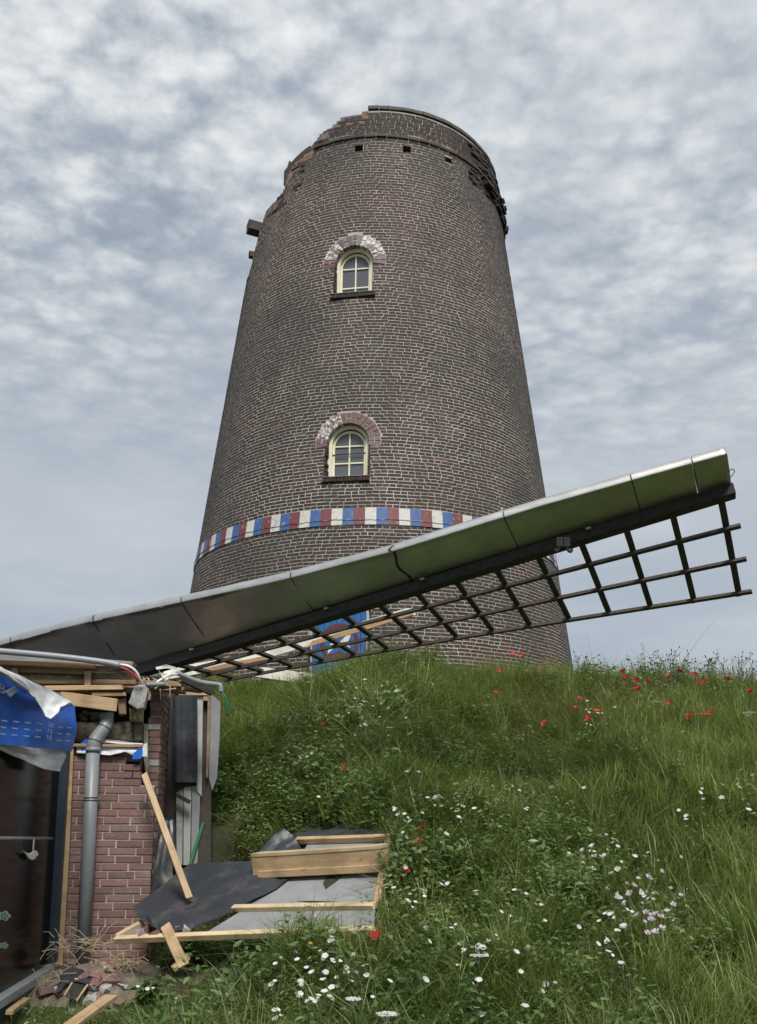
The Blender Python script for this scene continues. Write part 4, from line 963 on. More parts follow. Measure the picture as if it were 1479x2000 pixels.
# room behind the glass
gbox('room_floor', -.05, 2.7, FLOOR_Z - .05, GZ0 - .17, -2.6, -.11, 'room_dark', 0); gbox('room_wall', -.06, -.03, FLOOR_Z, 2.55, -2.6, -.11, 'room_brown', 0); gbox('room_back', -.06, 2.7, FLOOR_Z, 2.55, -2.64, -2.6, 'room_brown', 0)
gbox('room_ceiling', -.06, 2.7, 2.50, 2.55, -2.6, -.11, 'room_dark', 0); gbox('room_end', 2.7, 2.74, FLOOR_Z, 2.55, -2.6, -.11, 'room_dark', 0)
def gray_(px, py, off=0.0):
    return onpl(px, py, G0 + GN * off, GN)
tube('handrail', [gray_(-30, 1637, -.02), gray_(101, 1638, -.02)], .012, MATS['conduit_grey'], gd, 10)
# ornaments on and behind the glass
rope = tube('rope', spline([gray_(49, 1492, -.10), gray_(42, 1550, -.10), gray_(34, 1630, -.10), gray_(34, 1642, -.10)], 5), .006, MATS['rope']); tag(rope, 'pale twisted rope hanging behind the glass above the rail', 'rope')
for k, (a, b) in enumerate((((46, 1640), (28, 1755)), ((46, 1640), (41, 1760)), ((47, 1640), (46, 1752)))):
    r_ = tube('cord', [gray_(*a, -.10), gray_(*b, -.10)], .003, MATS['rope']); tag(r_, 'thin pale cord hanging below the rail behind the glass', 'cord', 'cords behind the glass')
vs, fs_ = [], []
bird = thing('bird_ornament', 'small white bird ornament hanging on a ribbon inside the glass door', 'ornament', gray_(66, 1675, .012))
out = [(47, 1661), (53, 1666), (60, 1667), (66, 1664), (71, 1661), (74, 1664), (76, 1671), (72, 1672), (69, 1678), (63, 1680), (57, 1676), (53, 1669)]
extrude_poly('body', [gray_(x, y, .020) for x, y in out], .014, GN, MATS['white_ceramic'], bird, .003)
extrude_poly('ribbon', [gray_(x, y, .02) for x, y in ((64, 1664), (66, 1664), (68, 1640), (66, 1638))], .003, GN, MATS['white_ceramic'], bird, 0)
def decal(cx_, cy_, rx, ry, label, n=9):
    pts = [gray_(cx_ + rx * math.cos(t) * (1 + .18 * math.cos(5 * t)), cy_ + ry * math.sin(t) * (1 + .18 * math.cos(5 * t)), -.014) for t in np.linspace(0, 2 * math.pi, 24, endpoint=False)]
    o_ = extrude_poly('window_sticker', pts, .003, GN, MATS['decal_green'], None, 0); tag(o_, label, 'sticker')
    for k in range(5):
        t = k * 1.256; c2 = (cx_ + rx * .5 * math.cos(t), cy_ + ry * .5 * math.sin(t)); extrude_poly('spot', [gray_(c2[0] + rx * .17 * math.cos(a), c2[1] + ry * .17 * math.sin(a), -.009) for a in np.linspace(0, 2 * math.pi, 8, endpoint=False)], .002, GN, MATS['cable_green'], o_, 0)
decal(9, 1789, 11, 9, 'round pale green spotted sticker on the glass door'); decal(8, 1847, 8, 6, 'small tilted pale green sticker low on the glass door')
# ------------------------------------------------------------------ blue membrane torn off the roof edge
TO = at(138, 1420, 6.75); _d = TO - at(0, 1420, 5.35); TN = Vector((_d.y, -_d.x, 0)).normalized()
def tp(px, py, off=0.0): return onpl(px, py, TO + TN * off, TN)
tarp = thing('roof_membrane', 'torn blue roofing membrane with white underside flapping below the roof edge', 'membrane', tp(70, 1400))
L_ = [((-70, 1292), (-40, 1298), (0, 1304), (20, 1314), (40, 1330), (60, 1345)), ((-70, 1330), (-30, 1335), (10, 1340), (45, 1350), (80, 1370), (110, 1372)), ((-70, 1370), (-30, 1375), (20, 1380), (70, 1385), (115, 1384), (146, 1378)), ((-70, 1410), (-30, 1415), (20, 1422), (70, 1428), (110, 1430), (147, 1424)), ((-70, 1445), (-30, 1450), (10, 1456), (50, 1459), (95, 1463), (138, 1468))]
sheet('blue_face', [[tp(x, y, .03 * math.sin(i * 1.3 + j * .8)) for j, (x, y) in enumerate(r)] for i, r in enumerate(L_)], 'tarp_blue', tarp, .004, .016, 4, 5, 4)
U_ = [((-40, 1286), (0, 1302), (34, 1317), (70, 1333), (105, 1350), (130, 1366), (147, 1380)), ((-38, 1292), (6, 1312), (40, 1332), (66, 1354), (92, 1366), (115, 1374), (138, 1374)), ((-36, 1296), (12, 1320), (44, 1344), (67, 1365), (84, 1386), (100, 1388), (118, 1380)), ((-34, 1298), (14, 1322), (46, 1347), (66, 1364), (86, 1400), (98, 1406), (114, 1392))]
sheet('folded_back', [[tp(x, y, .06 + .035 * math.sin(j * 1.1 + i * .5) + .03 * i) for j, (x, y) in enumerate(r)] for i, r in enumerate(U_)], 'tarp_white', tarp, .004, .014, 5, 8, 4)
W_ = [((-70, 1440), (-20, 1446), (30, 1455), (80, 1462), (126, 1466)), ((-70, 1446), (-20, 1452), (35, 1470), (85, 1482), (125, 1486)), ((-70, 1448), (-20, 1458), (40, 1482), (84, 1503), (117, 1507))]
sheet('underlay', [[tp(x, y, -.05 + .03 * math.sin(j * 1.7 + i)) for j, (x, y) in enumerate(r)] for i, r in enumerate(W_)], 'tarp_white', tarp, .004, .02, 5, 6, 5)
def print_on(x0, y0, x1, y1, hgt): 
    a, b = tp(x0, y0, .075), tp(x1, y1, .075); upv = TN.cross((b - a).normalized()); upv = upv if upv.z > 0 else -upv
    h_ = upv * (hgt / 238 / 2); link('print_mark', mesh('print_mark', [a - h_, b - h_, b + h_, a + h_], [(0, 1, 2, 3)], MATS['print_white']), tarp)
for r_, (y, s_) in enumerate(((1407, 0), (1420, -2), (1433, -3))):
    for k in range(4): x = 3 + s_ + 23 * k; print_on(x, y + k * 1.9, x + 11, y + k * 1.9 + 1.6, 1.9)
    for x in (114 + s_, 131 + s_): print_on(x, y + 13 + (x - 114) * .06, x + 9, y + 13.4 + (x - 114) * .06, 1.3)
def text_on(txt, px, py, size, roll=0.0):
    cu = bpy.data.curves.new('print', 'FONT'); cu.body = txt; cu.size = size; cu.align_x = 'CENTER'; o_ = bpy.data.objects.new('print_tmp', cu); COL.objects.link(o_)
    bpy.context.view_layer.update(); me = bpy.data.meshes.new_from_object(o_.evaluated_get(bpy.context.evaluated_depsgraph_get())); bpy.data.objects.remove(o_)
    me.materials.clear(); me.materials.append(MATS['print_white']); p_ = tp(px, py, .078); x = Vector((0, 0, 1)).cross(TN).normalized(); y = TN.cross(x); mm = Matrix.Identity(4)
    for i in range(3): mm[i][0] = x[i]; mm[i][1] = y[i]; mm[i][2] = TN[i]; mm[i][3] = p_[i]
    link('print_text', me, tarp, mm @ Matrix.Rotation(roll, 4, 'Z') @ Matrix.Diagonal((2.8, 1.0, 1.0, 1.0)))
text_on('20', 99, 1420, .044, -.04); text_on('15', 97, 1432, .044, -.04); text_on('10', 95, 1444, .044, -.04); text_on('B', 3, 1353, .075, -.04)
extrude_poly('tape_patch', [tp(x, y, .075) for x, y in ((10, 1350), (29, 1341), (35, 1350), (20, 1362))], .002, TN, MATS['print_white'], tarp, 0)
# ------------------------------------------------------------------ conduits and cables at the roof corner
def cond(name, pts, r, mat, label, cat, n=12): o_ = tube(name, spline(pts, 6), r, MATS[mat], None, n); return tag(o_, label, cat)
cond('conduit', [fp(-60, 1268, .2), fp(0, 1272, .2), fp(110, 1282, .19), fp(200, 1293, .18), fp(235, 1300, .18)], .026, 'conduit_grey', 'long grey plastic conduit running along the roof edge above the blue membrane', 'pipe', 16)
c2 = cond('conduit', [fp(287, 1337, .1), fp(302, 1337, .05), fp(322, 1336, .0)], .018, 'conduit_grey', 'short stub of grey conduit at the torn roof corner', 'pipe')
c3 = cond('conduit', [fp(345, 1314, -.3), fp(368, 1324, -.35), (fp(395, 1333, -.4)), fp(425, 1337, -.45), fp(431, 1340, -.45), fp(432, 1352, -.45)], .022, 'conduit_grey', 'grey conduit with an elbow beside the grassy bank', 'pipe', 14)
tube('sleeve', [fp(387, 1331, -.39), fp(391, 1332, -.39)], .026, MATS['conduit_grey'], c3, 14)
c4 = plank('wooden_strip', fp(352, 1325, -.28), fp(415, 1354, -.40), .05, .05, MATS['stock_steel'], None, seed=3); tag(c4, 'dark weathered strip hanging under the elbow conduit', 'strip')
cond('cable', [fp(233, 1303, .18), fp(248, 1308, .19), fp(262, 1320, .18), fp(270, 1331, .15)], .010, 'cable_red', 'red cable bending out of the long conduit', 'cable', 8)
cond('cable', [fp(233, 1298, .18), fp(250, 1301, .2), (fp(264, 1310, .19)), fp(272, 1324, .16), fp(276, 1336, .12)], .011, 'cable_white', 'white cable bending out of the long conduit', 'cable', 8)
cond('cable', [fp(306, 1333, .0), fp(318, 1325, -.05), fp(332, 1318, -.1), fp(346, 1317, -.2)], .011, 'cable_white', 'white cable bridging the two grey conduit ends', 'cable', 8)
for k, dx in enumerate((0, 4)):
    o_ = cond('cable', [fp(431 + dx, 1350, -.45), fp(436 + dx, 1362, -.43), fp(441 + dx, 1378, -.42), fp(442 + dx, 1398, -.42)], .008, 'cable_green', 'green cable dropping from the elbow conduit into the grass', 'cable', 8); o_['group'] = 'green cables at the elbow'
sc_ = sheet('plastic_scrap', [[fp(x, y, -.2) for x, y in r] for r in (((304, 1303), (325, 1298), (343, 1303)), ((306, 1308), (325, 1305), (345, 1308)))], 'tarp_white', None, .003, .01, 3, 2); tag(sc_, 'thin scrap of white plastic on the torn roof corner under the sail', 'plastic')
sc_ = sheet('plastic_scrap', [[fp(x, y, -.15) for x, y in r] for r in (((315, 1316), (325, 1315), (334, 1320)), ((318, 1324), (328, 1328), (332, 1326)))], 'tarp_white', None, .003, .01, 3, 3); tag(sc_, 'small bright white plastic scrap beside the short conduit stub', 'plastic')
# ------------------------------------------------------------------ fallen timber panel on the slope
pb, pcn = ground_hit(735, 1822, .13), ground_hit(765, 1640, .10); pa = at(230, 1845, 6.45)
print('PANEL', (pb - CAM).dot(VF), (pcn - CAM).dot(VF), pa, pb, pcn)
PO = pb; PN = (pb - pa).cross(pcn - pb).normalized(); PN = PN if PN.z > 0 else -PN
def pp(px, py, off=0.0): return onpl(px, py, PO + PN * off, PN)
panel = thing('wall_panel', 'collapsed timber framed wall panel with grey sheathing lying on the slope', 'wall panel', pp(520, 1760))
def ppoly(name, pix, mat, off, th, bev=.002): return extrude_poly(name, [pp(x, y, off) for x, y in pix], th, PN, MATS[mat], panel, bev)
def pbat(name, a, b, wdt, hgt, mat, off, seed=0, rag=.006): return plank(name, pp(*a, off), pp(*b, off), wdt, hgt, MATS[mat], panel, upv=PN, seed=seed, ctr=(.5, 0), ragged=rag)
ppoly('sheathing', [(470, 1770), (560, 1716), (600, 1650), (757, 1646), (735, 1772)], 'fibre_grey', .012, .012)
ppoly('sheathing', [(395, 1826), (470, 1780), (733, 1778), (729, 1818)], 'fibre_grey', .016, .012)
ppoly('split', [(580, 1760), (610, 1759.5), (670, 1762), (720, 1766), (723, 1768), (660, 1765), (600, 1761)], 'dark_void', .020, .003, 0)
pbat('bottom_batten', (228, 1841), (733, 1824), .05, .045, 'pine_pale', .0, 1)
pbat('middle_batten', (458, 1779), (734, 1775), .05, .04, 'pine_pale', .012, 2)
pbat('end_batten', (739, 1774), (763, 1640), .05, .05, 'pine', .0, 3)
pbat('top_batten', (582, 1647), (760, 1642), .05, .05, 'pine', .012, 4)
pbat('short_batten', (231, 1836), (281, 1808), .05, .045, 'pine_pale', .0, 5)
# box beam standing proud of the panel
b0, b1 = pp(508, 1716, .02), pp(750, 1704, .02)
plank('box_beam', b0 + Vector((0, 0, .105)) - (b1 - b0).normalized() * .045, b1 + Vector((0, 0, .105)), .10, .155, MATS['pine'], panel, upv=PN.lerp(Vector((0, 0, 1)), .8), seed=7, ctr=(.5, .5), bev=.004)
plank('beam_cap', b0 + Vector((0, 0, .187)) - (b1 - b0).normalized() * .052, b1 + Vector((0, 0, .187)), .125, .028, MATS['pine_pale'], panel, upv=PN.lerp(Vector((0, 0, 1)), .8), seed=8, ctr=(.5, .5))
plank('beam_foot', b0 + Vector((0, -.05, .035)), b1 + Vector((0, -.05, .035)), .05, .055, MATS['pine'], panel, upv=PN.lerp(Vector((0, 0, 1)), .8), seed=9, ctr=(.5, .5))
ppoly('rear_upstand', [(575, 1627), (650, 1620), (752, 1619), (758, 1640), (585, 1645)], 'black_foil', .03, .05)
# black foil draped over the panel's left end
F_ = [((555, 1618), (572, 1632), (583, 1650), (590, 1660)), ((528, 1640), (548, 1650), (568, 1660), (585, 1672)), ((495, 1682), (510, 1690), (535, 1700), (566, 1715)), ((440, 1684), (465, 1700), (490, 1720), (540, 1735)), ((370, 1690), (400, 1712), (430, 1735), (500, 1757)), ((318, 1730), (350, 1750), (385, 1770), (462, 1778)), ((260, 1774), (290, 1792), (330, 1808), (418, 1800)), ((275, 1795), (300, 1812), (325, 1822), (370, 1818))]
lift = [[.16, .10, .05, .02], [.12, .08, .05, .03], [.05, .06, .05, .03], [.06, .06, .05, .03], [.07, .06, .05, .03], [.09, .07, .05, .03], [.10, .08, .06, .03], [.07, .06, .05, .03]]
foil = sheet('plastic_foil', [[pp(x, y, l_) for (x, y), l_ in zip(r, ll)] for r, ll in zip(F_, lift)], 'black_foil', None, .004, .013, 9, 9, 7); tag(foil, 'crumpled black plastic foil draped over the end of the fallen timber panel', 'foil')
f2 = sheet('plastic_foil', [[fp(x, y, o_) for x, y, o_ in r] for r in (((322, 1602, -.2), (328, 1604, -.2), (334, 1602, -.25)), ((312, 1640, -.12), (328, 1645, -.1), (338, 1640, -.15)), ((302, 1690, -.05), (318, 1700, -.03), (336, 1700, -.1)), ((292, 1750, -.02), (312, 1745, .02), (340, 1722, .0)))], 'black_foil', None, .004, .018, 4, 11, 4); tag(f2, 'strip of black plastic foil hanging beside the brick corner', 'foil')
# loose planks
def loose(a, b, da, db, wdt, hgt, mat, label, seed, name='loose_plank', rag=.012, upv=(0, 0, 1)):
    o_ = plank(name, at(*a, da), at(*b, db), wdt, hgt, MATS[mat], None, ragged=rag, seed=seed, upv=upv); return tag(o_, label, 'plank', 'loose planks among the debris')
loose((281, 1512), (369, 1753), 7.1, 6.62, .052, .035, 'pine', 'pine plank leaning from the broken brick corner onto the black foil', 1, upv=(0.4, -1, .2))
loose((323, 1808), (360, 1888), 6.35, 5.95, .075, .03, 'pine', 'short pine plank sticking up before the black foil', 2, upv=(0, -1, .3))
loose((340, 1893), (367, 1868), 5.98, 6.05, .06, .04, 'pine', 'pine offcut lying at the foot of the short plank', 3)
loose((130, 2010), (216, 1948), 5.2, 5.75, .09, .03, 'pine', 'pine plank half buried in the weeds below the rubble', 4)
loose((340, 1962), (338, 2010), 5.5, 5.2, .05, .03, 'pine', 'thin pine stake standing in the grass before the panel', 5, upv=(1, 0, 0))
loose((18, 1978), (52, 1953), 5.6, 5.9, .05, .03, 'pine_old', 'weathered offcut beside the glass door sill', 6)
loose((372, 1690), (397, 1610), 7.5, 7.9, .03, .03, 'cable_green', 'thin green stake leaning in the gap by the wing wall', 7, 'green_stake')
# rubble at the foot of the wall
rubble_base = link('rubble_heap', None, None, None)
bpy.data.objects.remove(rubble_base)
def soil():
    vs, fs_ = [], []; n_ = 22
    c0 = at(215, 1905, 6.75)
    for i in range(n_ + 1):
        for j in range(n_ + 1):
            x = c0.x - 1.0 + 2.0 * j / n_; y = c0.y - 1.1 + 1.5 * i / n_; r_ = math.hypot((x - c0.x) / 1.0, (y - c0.y) / .75)
            vs.append((x, y, H(x, y) - .06 + .20 * max(0, 1 - r_ * r_) + .05 * (vnoise(x * 7, y * 7) - .5)))
            if i and j: a = (i - 1) * (n_ + 1) + j - 1; fs_.append((a, a + 1, a + n_ + 2, a + n_ + 1))
    o_ = link('rubble_soil', mesh('rubble_soil', vs, fs_, MATS['rubble_soil'], True)); tag(o_, 'heap of dusty soil and mortar grit at the foot of the brick wall', 'soil', kind='stuff'); return c0
RC = soil()
def zr(x, y): r_ = math.hypot((x - RC.x), (y - RC.y) / .75); return H(x, y) - .06 + .20 * max(0, 1 - r_ * r_)
def chunk(name, x, y, s_, mat, label, cat, group, seed, sq=(1, 1, .7)):
    r_ = random.Random(seed); bm = bmesh.new(); bmesh.ops.create_icosphere(bm, subdivisions=1, radius=1)
    for v_ in bm.verts: v_.co = Vector((v_.co.x * sq[0], v_.co.y * sq[1], v_.co.z * sq[2])) * s_ * r_.uniform(.65, 1.15)
    me = bpy.data.meshes.new(name); bm.to_mesh(me); bm.free(); me.materials.append(MATS[mat])
    o_ = link(name, me, None, Matrix.Translation((x, y, zr(x, y) + s_ * .25)) @ Euler((r_.uniform(-.5, .5), r_.uniform(-.5, .5), r_.uniform(0, 6))).to_matrix().to_4x4()); tag(o_, label, cat, group)
for k in range(54):
    px, py = random.gauss(205, 46), random.uniform(1858, 1955); P = ground_hit(px, py, .08)
    if P is None: continue
    if k % 2 == 0: chunk('mortar_chunk', P.x, P.y, random.uniform(.03, .085), 'concrete', 'broken grey mortar chunk in the rubble at the wall foot', 'rubble', 'mortar chunks at the wall foot', k)
    else:
        mm = Matrix.Translation((P.x, P.y, zr(P.x, P.y) + .03)) @ Euler((random.uniform(-.7, .7), random.uniform(-.7, .7), random.uniform(0, 6))).to_matrix().to_4x4() @ Matrix.Diagonal((random.uniform(.05, .17), random.uniform(.05, .095), .05, 1))
        o_ = link('loose_brick', UNIT, None, mm); tag(o_, 'loose red brick lying in the rubble at the wall foot', 'brick', 'loose bricks at the wall foot')
for k in range(7):
    px, py = 268 + k * 16 + random.uniform(-4, 4), 1822 - k * .5 + random.uniform(-8, 6); p_ = pp(px, py, .035)
    mm = Matrix.Translation(p_) @ Euler((random.uniform(-.6, .6), random.uniform(-.6, .6), random.uniform(0, 6))).to_matrix().to_4x4() @ Matrix.Diagonal((random.uniform(.05, .1), .05, .04, 1))
    o_ = link('brick_fragment', UNIT if k % 3 else UNITM, None, mm); tag(o_, 'small brick fragment lying on the corner of the fallen panel', 'brick', 'brick fragments on the fallen panel')
# felt scrap, crate lid and straw by the sill
fs1 = sheet('felt_scrap', [[at(x, y, d_) for x, y, d_ in r] for r in (((127, 1878, 6.5), (140, 1886, 6.45), (160, 1895, 6.45), (178, 1912, 6.4)), ((117, 1915, 6.3), (140, 1910, 6.3), (165, 1914, 6.25), (188, 1920, 6.25)), ((110, 1942, 6.15), (125, 1925, 6.2), (150, 1918, 6.2), (175, 1922, 6.2)))], 'black_foil', None, .005, .012, 4, 13, 4); tag(fs1, 'folded scrap of black roofing felt below the downpipe', 'felt')
cb = thing('broken_box', 'small broken dark board box with pale wooden edges in the rubble', 'box', at(155, 1935, 6.1))
extrude_poly('board', [at(x, y, d_) for x, y, d_ in ((146, 1913, 6.25), (172, 1924, 6.22), (150, 1955, 6.0), (128, 1945, 6.02))], .012, (0, -.5, .85), MATS['stock_steel'], cb, .002)
for a, b in (((172, 1923, 6.21), (150, 1955, 5.99)), ((146, 1912, 6.24), (173, 1923, 6.21)), ((142, 1918, 6.22), (126, 1945, 6.01))): plank('edge_strip', at(*a), at(*b), .014, .014, MATS['pine'], cb)
mt = plank('metal_strip', at(203, 1914, 6.4), at(243, 1925, 6.25), .014, .008, MATS['paint_white'], None); tag(mt, 'thin white metal strip lying on the rubble', 'strip')
for k, (a, b, m_) in enumerate((((0, 1962), (115, 1893), 'lattice_wood'), ((30, 1978), (95, 1925), 'frame_navy'))):
    o_ = plank('sill_piece', at(*a, 6.0), at(*b, 6.75), .06, .03, MATS[m_], None, seed=k); tag(o_, ['weathered grey strip lying along the glass door sill', 'dark navy trim strip fallen below the glass door sill'][k], 'strip')
vs, fs_ = [], []
for k in range(170):
    px, py = random.choice(((90, 1925), (100, 1905), (135, 1850), (185, 1850), (75, 1945), (230, 1890), (255, 1880))); P = at(px + random.gauss(0, 14), py + random.gauss(0, 9), random.uniform(6.25, 6.75)); P.z = max(P.z, H(P.x, P.y) + .03)
    d = Vector((random.gauss(0, 1), random.gauss(0, .5), random.gauss(.1, .45))).normalized(); l = random.uniform(.06, .22); mid = P + d * l * .5 + Vector((0, 0, .02))
    t_, f__ = tube_v([P, mid, P + d * l], .0028, 4); b = len(vs); vs += t_; fs_ += [tuple(q + b for q in x) for x in f__]
o_ = link('dry_straw', mesh('dry_straw', vs, fs_, MATS['straw'])); tag(o_, 'dry straw and dead stems strewn around the downpipe foot', 'straw', kind='stuff')
# ------------------------------------------------------------------ vegetation
def in_poly(x, y, poly):
    r_ = False; n_ = len(poly)
    for i in range(n_):
        (x1, y1), (x2, y2) = poly[i], poly[(i + 1) % n_]
        if (y1 > y) != (y2 > y) and x < (x2 - x1) * (y - y1) / (y2 - y1) + x1: r_ = not r_
    return r_
PANEL = [(pp(x, y).x, pp(x, y).y) for x, y in ((222, 1846), (733, 1826), (770, 1640), (752, 1618), (560, 1612), (470, 1690), (360, 1690), (255, 1780))]
def free(x, y):
    u, v_ = huv(x, y)
    if v_ > -0.03 and u < 0.06 and v_ < 5: return False
    if WV - .3 < v_ < WV + .3 and u < .75: return False
    if (x - RC.x) ** 2 / .62 ** 2 + (y - RC.y + .15) ** 2 / .62 ** 2 < 1: return False
    if v_ < 0 and u < UL + 0.12 and (x - G0.x) < .12 + .088 * 0: return False
    if math.hypot(x - TX, y - TY) < RZ(3.4) + .05: return False
    if in_poly(x, y, PANEL): return False
    return True
def blades(n, hmin, hmax, wdt, spread, lean, seg=4, dry=0.04, seed=0, droop=0.5):
    r_ = np.random.default_rng(seed); V, Fc, T, D = [], [], [], []
    for _ in range(n):
        a = r_.uniform(0, 2 * math.pi); rad = spread * math.sqrt(r_.uniform()); bx, by = rad * math.cos(a), rad * math.sin(a)
        h = r_.uniform(hmin, hmax); la = r_.uniform(0, 2 * math.pi); ln = abs(r_.normal(lean, lean * .5)); wd = wdt * r_.uniform(.6, 1.3)
        dx, dy = math.cos(la), math.sin(la); ta = la + math.pi / 2 + r_.normal(0, .5); tx, ty = math.cos(ta) * wd / 2, math.sin(ta) * wd / 2
        t_ = r_.uniform(); dr = 1.0 if r_.uniform() < dry else 0.0; b = len(V); dp_ = droop * r_.uniform(.2, 1.4)
        for k in range(seg + 1):
            s_ = k / seg; off = ln * h * (s_ * .5 + s_ ** 2.2 * .9); z = h * (s_ - dp_ * .42 * s_ ** 3) * math.cos(min(1.0, ln * .5)); f_ = (1 - s_ ** 1.6) if k < seg else 0.04
            V += [(bx + dx * off - tx * f_, by + dy * off - ty * f_, z), (bx + dx * off + tx * f_, by + dy * off + ty * f_, z)]
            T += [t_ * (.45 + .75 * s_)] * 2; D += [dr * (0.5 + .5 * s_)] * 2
            if k: q = b + 2 * (k - 1); Fc.append((q, q + 1, q + 3, q + 2))
    return V, Fc, T, D
def leafy(nst, hmin, hmax, nleaf, lsz, spread, seed=0, narrow=.5, toothed=True, upright=.5):
    r_ = np.random.default_rng(seed); V, Fc, T, D = [], [], [], []
    for _ in range(nst):
        a = r_.uniform(0, 2 * math.pi); rad = spread * math.sqrt(r_.uniform()); base = Vector((rad * math.cos(a), rad * math.sin(a), 0)); h = r_.uniform(hmin, hmax); la = r_.uniform(0, 2 * math.pi); ln = r_.uniform(.1, 1 - upright)
        tip_ = base + Vector((math.cos(la) * ln * h, math.sin(la) * ln * h, h)); tt = r_.uniform()
        b = len(V); sd_ = Vector((-math.sin(la), math.cos(la), 0)) * .003
        V += [tuple(base - sd_), tuple(base + sd_), tuple(tip_ + sd_ * .4), tuple(tip_ - sd_ * .4)]; Fc.append((b, b + 1, b + 2, b + 3)); T += [tt * .5] * 4; D += [0] * 4
        for k in range(nleaf):
            s_ = .18 + .82 * (k + .5) / nleaf; p_ = base.lerp(tip_, s_); p_ = p_ + Vector((math.cos(la), math.sin(la), 0)) * (-.1 * h * math.sin(math.pi * s_)); fa = k * 2.4 + r_.uniform(-.5, .5) + la; sz = lsz * r_.uniform(.55, 1.2) * (1.1 - .45 * s_)
            d = Vector((math.cos(fa), math.sin(fa), r_.uniform(-.35, .45))).normalized(); n_ = Vector((0, 0, 1)) - d * d.z; n_.normalize(); sd2 = d.cross(n_); roll = r_.normal(0, .35); n2 = n_ * math.cos(roll) + sd2 * math.sin(roll); sd2 = d.cross(n2)
            wd = sz * narrow * r_.uniform(.8, 1.2); t_ = min(1, max(0, tt * .5 + r_.uniform(0, .5) + .25 * s_)); q = p_ + d * sz * .18; b = len(V); dp_ = r_.uniform(.05, .35)
            V += [tuple(p_), tuple(q + d * sz * .22 + sd2 * wd * .5 + n2 * wd * .12), tuple(q + d * sz * .28 - n2 * sz * .02), tuple(q + d * sz * .22 - sd2 * wd * .5 + n2 * wd * .12), tuple(q + d * sz * .58 + sd2 * wd * .36 + n2 * (wd * .06 - dp_ * sz * .25)), tuple(q + d * sz * .6 - n2 * dp_ * sz * .30), tuple(q + d * sz * .58 - sd2 * wd * .36 + n2 * (wd * .06 - dp_ * sz * .25)), tuple(q + d * sz * .95 - n2 * dp_ * sz * .8)]
            Fc += [(b, b + 2, b + 1), (b, b + 3, b + 2), (b + 1, b + 2, b + 5, b + 4), (b + 2, b + 3, b + 6, b + 5), (b + 4, b + 5, b + 7), (b + 5, b + 6, b + 7)]; T += [t_] * 8; D += [0] * 8
    return V, Fc, T, D
def pmesh(name, geo, mat):
    V, Fc, T, D = geo; me = mesh(name, V, Fc, MATS[mat], True)
    a = me.attributes.new('tint', 'FLOAT', 'POINT'); a.data.foreach_set('value', np.array(T, dtype=np.float32)); a = me.attributes.new('dry', 'FLOAT', 'POINT'); a.data.foreach_set('value', np.array(D, dtype=np.float32)); return me
def scatter(name, label, cat, pts, rots, scl, ids, sources):
    """one uncountable mass of plants: source tufts placed on given points by geometry nodes"""
    c_ = bpy.data.collections.new(name + '_sources')
    for i, me in enumerate(sources): c_.objects.link(bpy.data.objects.new('%s_%02d' % (name, i), me))
    me = bpy.data.meshes.new(name); me.from_pydata([tuple(p_) for p_ in pts], [], [])
    a = me.attributes.new('rot', 'FLOAT_VECTOR', 'POINT'); a.data.foreach_set('vector', np.array(rots, dtype=np.float32).ravel())
    a = me.attributes.new('scl', 'FLOAT_VECTOR', 'POINT'); a.data.foreach_set('vector', np.array(scl, dtype=np.float32).ravel())
    a = me.attributes.new('pick', 'INT', 'POINT'); a.data.foreach_set('value', np.array(ids, dtype=np.int32))
    ng = bpy.data.node_groups.new(name, 'GeometryNodeTree'); ng.interface.new_socket('Geometry', in_out='INPUT', socket_type='NodeSocketGeometry'); ng.interface.new_socket('Geometry', in_out='OUTPUT', socket_type='NodeSocketGeometry')
    N = ng.nodes.new; gi = N('NodeGroupInput'); go = N('NodeGroupOutput'); ip = N('GeometryNodeInstanceOnPoints'); ci = N('GeometryNodeCollectionInfo'); ci.inputs['Collection'].default_value = c_; ci.inputs['Separate Children'].default_value = True; ci.inputs['Reset Children'].default_value = True
    def na(nm, ty): n_ = N('GeometryNodeInputNamedAttribute'); n_.data_type = ty; n_.inputs['Name'].default_value = nm; return n_.outputs['Attribute']
    L = ng.links.new; L(gi.outputs[0], ip.inputs['Points']); L(ci.outputs[0], ip.inputs['Instance']); ip.inputs['Pick Instance'].default_value = True; L(na('pick', 'INT'), ip.inputs['Instance Index'])
    e2r = N('FunctionNodeEulerToRotation'); L(na('rot', 'FLOAT_VECTOR'), e2r.inputs[0]); L(e2r.outputs[0], ip.inputs['Rotation']); L(na('scl', 'FLOAT_VECTOR'), ip.inputs['Scale']); L(ip.outputs[0], go.inputs[0])
    o_ = link(name, me); md = o_.modifiers.new('scatter', 'NODES'); md.node_group = ng; tag(o_, label, cat, kind='stuff'); return o_
SS = lambda a, b, v_: smooth((v_ - a) / (b - a))
